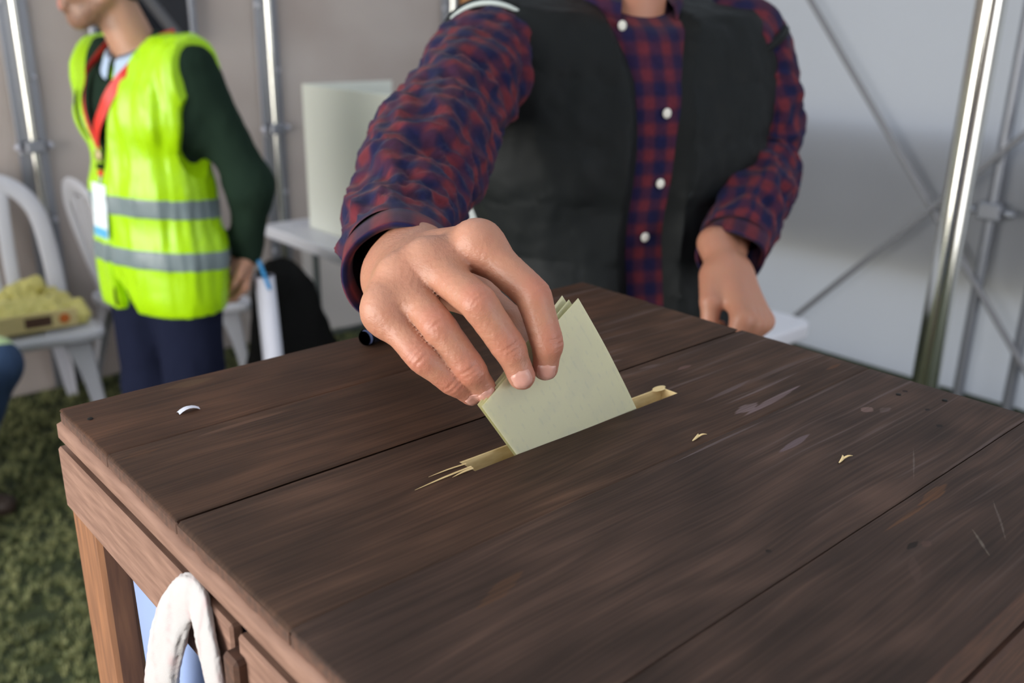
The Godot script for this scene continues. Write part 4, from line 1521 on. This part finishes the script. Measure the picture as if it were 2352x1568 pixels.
func hi_vis(t: Node3D, h: float, grow: float, hem: float) -> Array:
	var vs := Sdf.new()
	vs.k = 0.06
	torso(vs, grow, h, 1.0)
	vs.cap(Vector3(-0.075, 0.76 * h, 0.0), Vector3(0.075, 0.76 * h, 0.0), 0.118)
	vs.cap(Vector3(-0.155, 1.328 * h, -0.012), Vector3(0.155, 1.328 * h, -0.012), 0.079)
	vs.cuts.append([Vector3(0, 1.408 * h, 0.0), Vector3(0, 1.0, 0.15).normalized()])
	vs.cuts.append([Vector3(0, hem, 0), Vector3.DOWN])
	for k in [-1.0, 1.0]:
		vs.cuts.append([Vector3(0.200 * k, 1.25 * h, 0), Vector3(k, 0.10, 0).normalized()])
	var shape := func(p: Vector3) -> float:
		var d := 0.011 * noise.get_noise_3dv(p * Vector3(13, 1.3, 13)) + 0.002 * noise.get_noise_3dv(p * Vector3(6, 8, 6))
		if p.z > -0.02:
			# front opening: a deep V above, almost closed below, rounded hem corners
			var half := 0.010 + maxf(0.0, p.y - 1.05 * h) * 0.34
			if p.x > -0.045: half = maxf(half, sqrt(maxf(0.0, (hem + 0.12 - p.y) / 0.12)) * 0.10 - 0.03)
			var x := absf(p.x + 0.045)
			if x < half: d = maxf(d, minf(half - x, 0.03))
		# armholes
		for k in [-1.0, 1.0]:
			var q := Vector2((p.y - 1.20 * h) / 0.135, (p.z + 0.005) / 0.062)
			if p.x * k > 0.10 and q.length() < 1.0: d = maxf(d, (1.0 - q.length()) * 0.05)
		return d
	vs.disp = shape
	vs.amp = 0.03
	var m := MB.new()
	build_net(vs, 0.006, m)
	var vest := part(t, "hi_vis_vest", m.mesh(), mats.hi_vis_yellow, "fluorescent yellow safety vest")
	# two reflective bands: slices of the same vest, a shade larger
	for y in [0.992, 0.862]:
		var b := Sdf.new()
		b.k = vs.k
		for i in vs.a.size(): b.cap(vs.a[i], vs.a[i] + vs.ab[i], vs.ra[i] + 0.0028, vs.rb[i] + 0.0028)
		b.cuts.append([Vector3(0, y * h + 0.025, 0), Vector3(0, 1, -0.10).normalized()])
		b.cuts.append([Vector3(0, y * h - 0.025, 0), Vector3(0, -1, 0.10).normalized()])
		b.disp = shape
		b.amp = 0.03
		var bm := MB.new()
		build_net(b, 0.005, bm)
		part(vest, "reflective_band", bm.mesh(), mats.reflective_grey)
	# dark piping along the front edge and hem
	var pts := []
	for k in 25:
		var y := lerpf(1.30 * h, hem + 0.012, k / 24.0)
		var half := 0.010 + maxf(0.0, y - 1.05 * h) * 0.34
		pts.append(Vector2(half, y))
	for sg in [-1.0, 1.0]:
		var line := []
		for q in pts:
			if sg > 0: q.x = maxf(q.x, sqrt(maxf(0.0, (hem + 0.12 - q.y) / 0.12)) * 0.10 - 0.03)
			var x: float = -0.045 + sg * q.x
			line.append(Vector3(x, q.y, 0))
		for i in line.size():
			var q: Vector3 = line[i]
			var z := 0.2
			for k in 80:
				var dd := 1e3
				for c in vs.a.size(): dd = minf(dd, vs.prim(c, Vector3(q.x, q.y, z)))
				if dd < 0.0: break
				z -= maxf(0.0015, dd * 0.6)
			line[i].z = z + 0.003
		var pm := MB.new()
		sweep(pm, line, [0.0032, 0.0032], 60, 6)
		part(vest, "piping", pm.mesh(), mats.black_binding)
	return [vest, vs]

func build_bystander() -> void:
	# a seated person whose knee just enters at the left edge
	var base := Vector3(-1.90, 0, -2.46)
	var turn := 1.50
	var t := thing("person", "seated person at the left edge, only a blue knee and pale green lap showing", "person", base, turn)
	var dy := -0.40
	var HT := Transform3D(Basis(), Vector3(0, 1.20, 0.03))
	var m := MB.new()
	var s := Sdf.new()
	s.k = 0.05
	torso(s, -0.016, 1.0, 0.96, dy)
	for k in [-1.0, 1.0]:
		s.cap(Vector3(0.16 * k, 0.94, -0.01), Vector3(0.21 * k, 0.70, 0.02), 0.045, 0.038)
		s.cap(Vector3(0.21 * k, 0.70, 0.02), Vector3(0.12 * k, 0.63, 0.22), 0.038, 0.026)
		hand(s, frame_of(Vector3(0.12 * k, 0.63, 0.22), Vector3(-0.5 * k, -0.1, 0.7), Vector3(0, 1.0, 0.2), k < 0), [[0.3, 0.4, 0.3], [0.3, 0.4, 0.3], [0.3, 0.4, 0.3], [0.3, 0.4, 0.3]], 0.3, 1 if k < 0 else 6)
		s.cap(Vector3(0.09 * k, 0.50, 0.0), Vector3(0.12 * k, 0.50, 0.38), 0.074, 0.056)
		s.cap(Vector3(0.12 * k, 0.50, 0.38), Vector3(0.11 * k, 0.08, 0.20), 0.052, 0.038)
		s.cap(Vector3(0.11 * k, 0.045, 0.20), Vector3(0.12 * k, 0.04, 0.32), 0.036, 0.03)
	s.cap(Vector3(0, 0.94, -0.01), HT * Vector3(0, -0.04, -0.02), 0.058, 0.052)
	var sk := skin_colour(Color(0.46, 0.25, 0.17), Color(0.5, 0.2, 0.14), [])
	build_net(s, 0.011, m, sk)
	var hs := Sdf.new()
	hs.k = 0.018
	head(hs, HT)
	build_net(hs, 0.007, m, sk)
	part(t, "body", m.mesh(), mats.skin)
	finish_head(t, HT)
	var sw := Sdf.new()
	sw.k = 0.05
	torso(sw, 0.010, 1.0, 1.0, dy)
	for k in [-1.0, 1.0]:
		sw.cap(Vector3(0.16 * k, 0.94, -0.01), Vector3(0.21 * k, 0.70, 0.02), 0.060, 0.052)
		sw.cap(Vector3(0.21 * k, 0.70, 0.02), Vector3(0.126 * k, 0.635, 0.205), 0.051, 0.040)
	sw.cuts.append([Vector3(0, 1.0, 0), Vector3.UP])
	var wm := MB.new()
	build_net(sw, 0.012, wm)
	part(t, "jumper", wm.mesh(), mats.black_cloth)
	var ts := Sdf.new()
	ts.k = 0.04
	for k in [-1.0, 1.0]:
		ts.cap(Vector3(0.09 * k, 0.505, 0.0), Vector3(0.12 * k, 0.505, 0.38), 0.088, 0.070)
		ts.cap(Vector3(0.12 * k, 0.50, 0.38), Vector3(0.11 * k, 0.10, 0.20), 0.068, 0.054)
	ts.cuts.append([Vector3(0, 0.07, 0), Vector3.DOWN])
	var tm := MB.new()
	build_net(ts, 0.012, tm)
	part(t, "jeans", tm.mesh(), mat("blue_denim", srgb(52, 74, 110), 0.9))
	for k in [-1.0, 1.0]:
		var f := Sdf.new()
		f.k = 0.03
		f.cap(Vector3(0.11 * k, 0.045, 0.17), Vector3(0.12 * k, 0.036, 0.33), 0.044, 0.036)
		f.cuts.append([Vector3(0, 0.001, 0), Vector3.DOWN])
		var fm := MB.new()
		build_net(f, 0.010, fm)
		part(t, "shoe", fm.mesh(), mats.brown_leather)
	var vs := Sdf.new()
	vs.k = 0.06
	torso(vs, 0.024, 1.0, 1.0, dy)
	for k in [-1.0, 1.0]:
		vs.cap(Vector3(0.09 * k, 0.515, 0.0), Vector3(0.125 * k, 0.515, 0.37), 0.088, 0.076)
		vs.cuts.append([Vector3(0.18 * k, 0.9, -0.2), Vector3(k, 0.1, 0).normalized()])
	vs.cuts.append([Vector3(0, 0.49, 0), Vector3.DOWN])
	vs.cuts.append([Vector3(0, 0.99, 0), Vector3.UP])
	vs.disp = func(p: Vector3) -> float: return 0.006 * noise.get_noise_3dv(p * 12.0)
	vs.amp = 0.008
	var vm := MB.new()
	build_net(vs, 0.010, vm)
	part(t, "vest", vm.mesh(), mat("pale_green_vest", srgb(206, 232, 176), 0.4), "pale green vest spread over the lap")
	plastic_chair("white plastic chair under the seated person at the left edge", base - Vector3(0.02, 0, 0), turn)
# ------------------------------------------------------------------ furniture and small things
func slab(m: MB, x0: float, x1: float, z0: float, z1: float, y0: float, y1: float, r: float) -> void:
	# table top with rounded corners and softened edges
	var g := []
	var prof := [[0.02, y0], [0.004, y0], [0.0, y0 + 0.004], [0.0, y1 - 0.006], [0.002, y1 - 0.002], [0.006, y1]]
	var ring := func(inset: float, y: float) -> PackedVector3Array:
		var row := PackedVector3Array()
		var rr := maxf(r - inset, 0.002)
		for q in [[x1 - r, z0 + r, -PI / 2], [x1 - r, z1 - r, 0.0], [x0 + r, z1 - r, PI / 2], [x0 + r, z0 + r, PI]]:
			for k in 7:
				var an: float = q[2] + PI / 2 * k / 6.0
				row.append(Vector3(q[0] + cos(an) * rr, y, q[1] + sin(an) * rr))
		row.append(row[0])
		return row
	for p in prof: g.append(ring.call(p[0], p[1]))
	m.grid(g, true, false)
	for e in [[0.006, y1, false], [0.02, y0, true]]:
		var row: PackedVector3Array = ring.call(e[0], e[1])
		var nn := Vector3.DOWN if e[2] else Vector3.UP
		var s := m.vert(Vector3((x0 + x1) / 2, e[1], (z0 + z1) / 2), nn)
		for q in row: m.vert(q, nn)
		for k in row.size() - 1:
			if e[2]: m.tri(s, s + 2 + k, s + 1 + k)
			else: m.tri(s, s + 1 + k, s + 2 + k)

func folding_table(label: String, at: Vector3, sx: float, sz: float) -> Node3D:
	var t := thing("folding_table", label, "table", at, PHI, "white folding tables")
	var m := MB.new()
	slab(m, 0, sx, 0, sz, 0.700, 0.740, 0.045)
	part(t, "table_top", m.mesh(), mats.white_plastic)
	var gm := mat("grey_table_tube", srgb(92, 98, 98), 0.45, 0.5)
	for zz in [0.22, sz - 0.22]:
		for e in [[0.10, -0.07], [sx - 0.10, 0.07]]:
			var lm := MB.new()
			sweep(lm, [Vector3(e[0], 0.70, zz), Vector3(e[0], 0.5, zz), Vector3(e[0], 0.30, zz), Vector3(e[0] + e[1] * 0.3, 0.22, zz), Vector3(e[0] + e[1], 0.012, zz)], [0.013, 0.013], 24, 12, null, Vector3.RIGHT)
			part(t, "leg", lm.mesh(), gm)
		part(t, "leg_crossbar", tube(Vector3(0.10, 0.34, zz), Vector3(sx - 0.10, 0.34, zz), 0.010, 10), gm)
	return t

func build_tables() -> void:
	folding_table("white folding table with rounded corners carrying the white voting booth", room(1.58, 0, -3.18), 0.74, 1.55)
	folding_table("white folding table peeking out behind the voter's left fist", room(1.55, 0, -1.62), 0.62, 0.0 + 0.40)
	# voting booth: three white boards standing on the table
	var b := thing("voting_booth", "white folded cardboard voting booth standing on the white table", "voting booth", room(1.70, 0.741, -3.02), PHI)
	part(b, "front_board", box_mesh(Vector3(0.0, 0.255, 0.30), Vector3(0.006, 0.51, 0.60), 0.002), mats.white_board)
	part(b, "side_board", box_mesh(Vector3(0.19, 0.255, 0.004), Vector3(0.37, 0.51, 0.006), 0.002), mats.white_board)
	part(b, "side_board", box_mesh(Vector3(0.19, 0.255, 0.596), Vector3(0.37, 0.51, 0.006), 0.002), mats.white_board)

func band(m: MB, pts: Array, half: float, thick: float, nrm: Vector3, rows := 24) -> void:
	# flat rounded band following a spline; nrm is the thin direction
	sweep(m, pts, [1.0, 1.0], rows, 14, null, nrm, Vector2(half, thick), true)

func plastic_chair(label: String, at: Vector3, turn: float) -> Node3D:
	# local: faces +z, seat at 0.43
	var t := thing("plastic_chair", label, "chair", at, turn, "white plastic chairs by the back wall")
	var pm = mats.white_plastic
	var m := MB.new()
	band(m, [Vector3(-0.205, 0.42, -0.17), Vector3(-0.205, 0.60, -0.215), Vector3(-0.185, 0.77, -0.255), Vector3(-0.11, 0.865, -0.275), Vector3(0, 0.89, -0.28), Vector3(0.11, 0.865, -0.275), Vector3(0.185, 0.77, -0.255), Vector3(0.205, 0.60, -0.215), Vector3(0.205, 0.42, -0.17)], 0.032, 0.011, Vector3(0, 0.2, 1), 48)
	part(t, "back_frame", m.mesh(), pm)
	for k in [-1.0, 0.0, 1.0]:
		var sm := MB.new()
		band(sm, [Vector3(0.062 * k, 0.44, -0.185), Vector3(0.068 * k, 0.64, -0.235), Vector3(0.080 * k, 0.855, -0.272)], 0.024, 0.006, Vector3(0, 0.2, 1), 12)
		part(t, "back_slat", sm.mesh(), pm)
	var st := MB.new()
	var g := []
	for r in 9:
		var row := PackedVector3Array()
		var z := lerpf(-0.20, 0.23, r / 8.0)
		for k in 13:
			var x := (k / 12.0 * 2.0 - 1.0) * lerpf(0.20, 0.235, r / 8.0)
			var dip := -0.018 * (1.0 - pow(x / 0.235, 2.0)) * sin(PI * r / 8.0)
			row.append(Vector3(x, 0.435 + dip - 0.016 * pow(maxf(0.0, (z - 0.15) / 0.08), 2.0), z))
		g.append(row)
	st.grid(g, false, false)
	var g2 := []
	for row in g:
		var r2 := PackedVector3Array()
		for p in row: r2.append(p - Vector3(0, 0.006, 0))
		g2.append(r2)
	st.grid(g2, false, true)
	var skirt := [g[0][0], g[4][0], g[8][0], g[8][6], g[8][12], g[4][12], g[0][12], g[0][6], g[0][0]]
	var sk := []
	for p in skirt: sk.append(p - Vector3(0, 0.014, 0))
	sweep(st, sk, [0.016, 0.016], 64, 8, null, Vector3.UP, Vector2(0.6, 1.25), false)
	part(t, "seat", st.mesh(), pm)
	for e in [[-1.0, 1.0], [1.0, 1.0], [-1.0, -1.0], [1.0, -1.0]]:
		var lm := MB.new()
		var topp := Vector3(0.205 * e[0], 0.43, 0.195 if e[1] > 0 else -0.185)
		var foot := Vector3(0.235 * e[0], 0.0, 0.235 if e[1] > 0 else -0.265)
		# an L-shaped leg: two tapered webs
		for ax in [0, 1]:
			var w0 := Vector3(-0.075 * e[0], 0, 0) if ax == 0 else Vector3(0, 0, -0.065 * e[1])
			var th := Vector3(0, 0, -0.006 * e[1]) if ax == 0 else Vector3(-0.006 * e[0], 0, 0)
			var rows := []
			for r in 9:
				var f := r / 8.0
				var p := topp.lerp(foot, f)
				var wd := w0 * (1.0 - 0.55 * f) * (1.0 + 0.9 * pow(1.0 - f, 6.0))
				rows.append(PackedVector3Array([p, p + wd, p + wd + th, p + th, p]))
			lm.grid(rows, true, false)
		part(t, "leg", lm.mesh(), pm)
	return t

func build_chairs() -> void:
	plastic_chair("white plastic chair holding yellow packets, at the left edge", room(0.78, 0, -3.55), PHI - 0.05)
	plastic_chair("white plastic chair half hidden behind the hi-vis official", room(1.33, 0, -3.52), PHI + PI / 2.0)
	# large black cloth bag standing on the floor behind the official
	var bag := thing("cloth_bag", "large black cloth bag standing behind the hi-vis official", "bag", Vector3(-0.70, 0, -2.98), PHI)
	var s := Sdf.new()
	s.k = 0.10
	s.cap(Vector3(-0.07, 0.64, 0.0), Vector3(0.09, 0.14, 0.0), 0.07, 0.15)
	s.cap(Vector3(-0.07, 0.64, 0.0), Vector3(-0.12, 0.14, 0.0), 0.07, 0.15)
	s.cuts.append([Vector3(0, 0.004, 0), Vector3.DOWN])
	s.disp = func(p: Vector3) -> float: return 0.016 * noise.get_noise_3dv(p * Vector3(12, 4, 12))
	s.amp = 0.02
	var m := MB.new()
	build_net(s, 0.014, m)
	part(bag, "cloth", m.mesh(), mats.black_cloth)
	var hm := MB.new()
	sweep(hm, [Vector3(-0.12, 0.66, 0.02), Vector3(-0.11, 0.72, 0.02), Vector3(-0.06, 0.725, 0.02), Vector3(-0.03, 0.66, 0.02)], [0.007, 0.007], 16, 8)
	part(bag, "handle", hm.mesh(), mats.black_cloth)
	# yellow packets on the first chair
	var labs := ["crumpled yellow plastic packet with a brown printed panel on the left chair", "small yellow packet with a dark round mark lying behind on the left chair"]
	for k in 2:
		var p := thing("plastic_packet", labs[k], "packet", room(0.80, 0.43, -3.55) + (U * 0.02 + V * 0.115 if k == 0 else U * 0.05 - V * 0.07), PHI - 0.1 + 0.3 * k, "yellow packets on the left chair")
		var ps := Sdf.new()
		ps.k = 0.03
		var hw := 0.15 if k == 0 else 0.11
		ps.cap(Vector3(-hw, 0.042, -0.03), Vector3(hw, 0.038, -0.03), 0.036)
		ps.cap(Vector3(-hw, 0.040, 0.05), Vector3(hw, 0.036, 0.05), 0.034)
		ps.cap(Vector3(-hw * 0.5, 0.075, 0.0), Vector3(hw * 0.4, 0.070 + 0.03 * k, 0.0), 0.034)
		ps.cuts.append([Vector3(0, 0.004, 0), Vector3.DOWN])
		var off := 4.0 * k
		ps.disp = func(q: Vector3) -> float: return 0.012 * noise.get_noise_3dv(q * 26.0 + Vector3.ONE * off)
		ps.amp = 0.014
		var pm := MB.new()
		build_net(ps, 0.007, pm)
		var ym := mat("yellow_film", srgb(222, 212, 126), 0.3)
		part(p, "film", pm.mesh(), ym)
		if k == 0:
			var card := part(p, "printed_panel", box_mesh(Vector3(-0.02, 0.045, 0.095), Vector3(0.30, 0.062, 0.004), 0.001), mat("cream_print", srgb(228, 208, 148), 0.5))
			part(card, "brown_block", box_mesh(Vector3(0.005, 0.045, 0.0975), Vector3(0.085, 0.036, 0.002), 0.0005), mat("brown_print", srgb(92, 66, 52), 0.5))
			part(card, "orange_dot", ell(Vector3(0.088, 0.045, 0.0975), Vector3(0.018, 0.018, 0.002), 14), mat("orange_print", srgb(214, 112, 46), 0.5))
		else:
			part(p, "round_mark", ell(Vector3(0.045, 0.055, 0.078), Vector3(0.020, 0.020, 0.006), 14), mat("dark_print", srgb(66, 66, 46), 0.5))

func build_small_things() -> void:
	var bx := Vector3(-0.2968, TOP, -0.5634)
	# white rag knotted over the rail
	var rag := thing("rag", "white terry rag with pink stripes hung over the box rail", "rag", bx, PHI)
	var m := MB.new()
	var dsp := func(t: float, an: float, along: float) -> float:
		return 0.16 * noise.get_noise_3d(cos(an) * 1.6, sin(an) * 1.6, along * 22.0) + 0.05 * noise.get_noise_3d(cos(an) * 20.0, sin(an) * 20.0, along * 600.0)
	var cols := func(p: Vector3) -> Color:
		var k := clampf(1.0 - absf(fposmod((p.z + p.y * 0.12) * 60.0, 1.0) - 0.5) * 5.0, 0.0, 1.0) * (0.5 + noise.get_noise_3dv(p * 120.0))
		return Color(0.52, 0.50, 0.50).lerp(Color(0.52, 0.30, 0.31), clampf(k * 0.6, 0.0, 1.0))
	sweep(m, [Vector3(-0.018, -0.26, 0.140), Vector3(-0.017, -0.17, 0.160), Vector3(-0.015, -0.10, 0.178), Vector3(-0.012, -0.065, 0.189), Vector3(-0.006, -0.038, 0.201), Vector3(-0.004, -0.032, 0.216), Vector3(-0.008, -0.045, 0.232), Vector3(-0.009, -0.070, 0.241), Vector3(-0.008, -0.11, 0.247), Vector3(-0.007, -0.16, 0.252)], [0.021, 0.019, 0.0175, 0.016, 0.0135, 0.0115, 0.0105, 0.0095, 0.0085, 0.007], 120, 30, func(t, an, al): return dsp.call(t, an, al) * 0.018, Vector3(1, 0, 0), Vector2(0.95, 0.34), true, 1.0, cols)
	m.colored = true
	var rm := mat("terry_cloth", Color.WHITE, 0.95)
	rm.vertex_color_use_as_albedo = true
	bumpy(rm, 0.12, 0.03, 51, 22.0, 2)
	part(rag, "cloth", m.mesh(), rm)
	# pen lying at the back edge of the lid
	var pen := thing("marker", "black marker lying on the box's back edge behind the hand", "marker", bx + U * 0.270 + V * 0.008, PHI + 0.35)
	part(pen, "barrel", tube(Vector3(-0.05, 0.0075, 0), Vector3(0.05, 0.0075, 0), 0.0072, 16), mat("black_plastic", srgb(22, 24, 34), 0.3))
	part(pen, "end_cap", tube(Vector3(-0.053, 0.0075, 0), Vector3(-0.050, 0.0075, 0), 0.0060, 16), mat("blue_grey_cap", srgb(120, 132, 176), 0.3))
	# splinters and a curl of paper on the lid
	var spots := [[0.063, 0.058, "tiny white paper curl lying near the left corner of the lid", 1], [0.330, 0.374, "small pale wood splinter on the right of the lid", 0], [0.287, 0.299, "tiny wood splinter lying near the slot's far end", 0]]
	for q in spots:
		var t := thing("paper_curl" if q[3] else "wood_splinter", q[2], "paper scrap" if q[3] else "splinter", bx + U * q[0] + V * q[1] + Vector3.UP * 0.0004, PHI)
		var sm := MB.new()
		if q[3]:
			var g := []
			for r in 7:
				var f := r / 6.0 - 0.5
				var y := 0.0025 * (1.0 - 4.0 * f * f)
				g.append(PackedVector3Array([Vector3(f * 0.014, y, -0.0025), Vector3(f * 0.014, y + 0.001, 0.0), Vector3(f * 0.014, y, 0.0025)]))
			sm.grid(g, false, false)
			part(t, "curl", sm.mesh(), mats.white_paper)
		else:
			sweep(sm, [Vector3(-0.006, 0.0004, 0.001), Vector3(0.0, 0.0012, 0.0), Vector3(0.005, 0.0006, -0.003)], [0.0003, 0.0010, 0.0002], 8, 6)
			sweep(sm, [Vector3(0.0, 0.0008, 0.0), Vector3(0.003, 0.0024, 0.0015), Vector3(0.006, 0.0022, 0.003)], [0.0007, 0.0006, 0.0001], 6, 6)
			part(t, "sliver", sm.mesh(), mats.raw_wood)
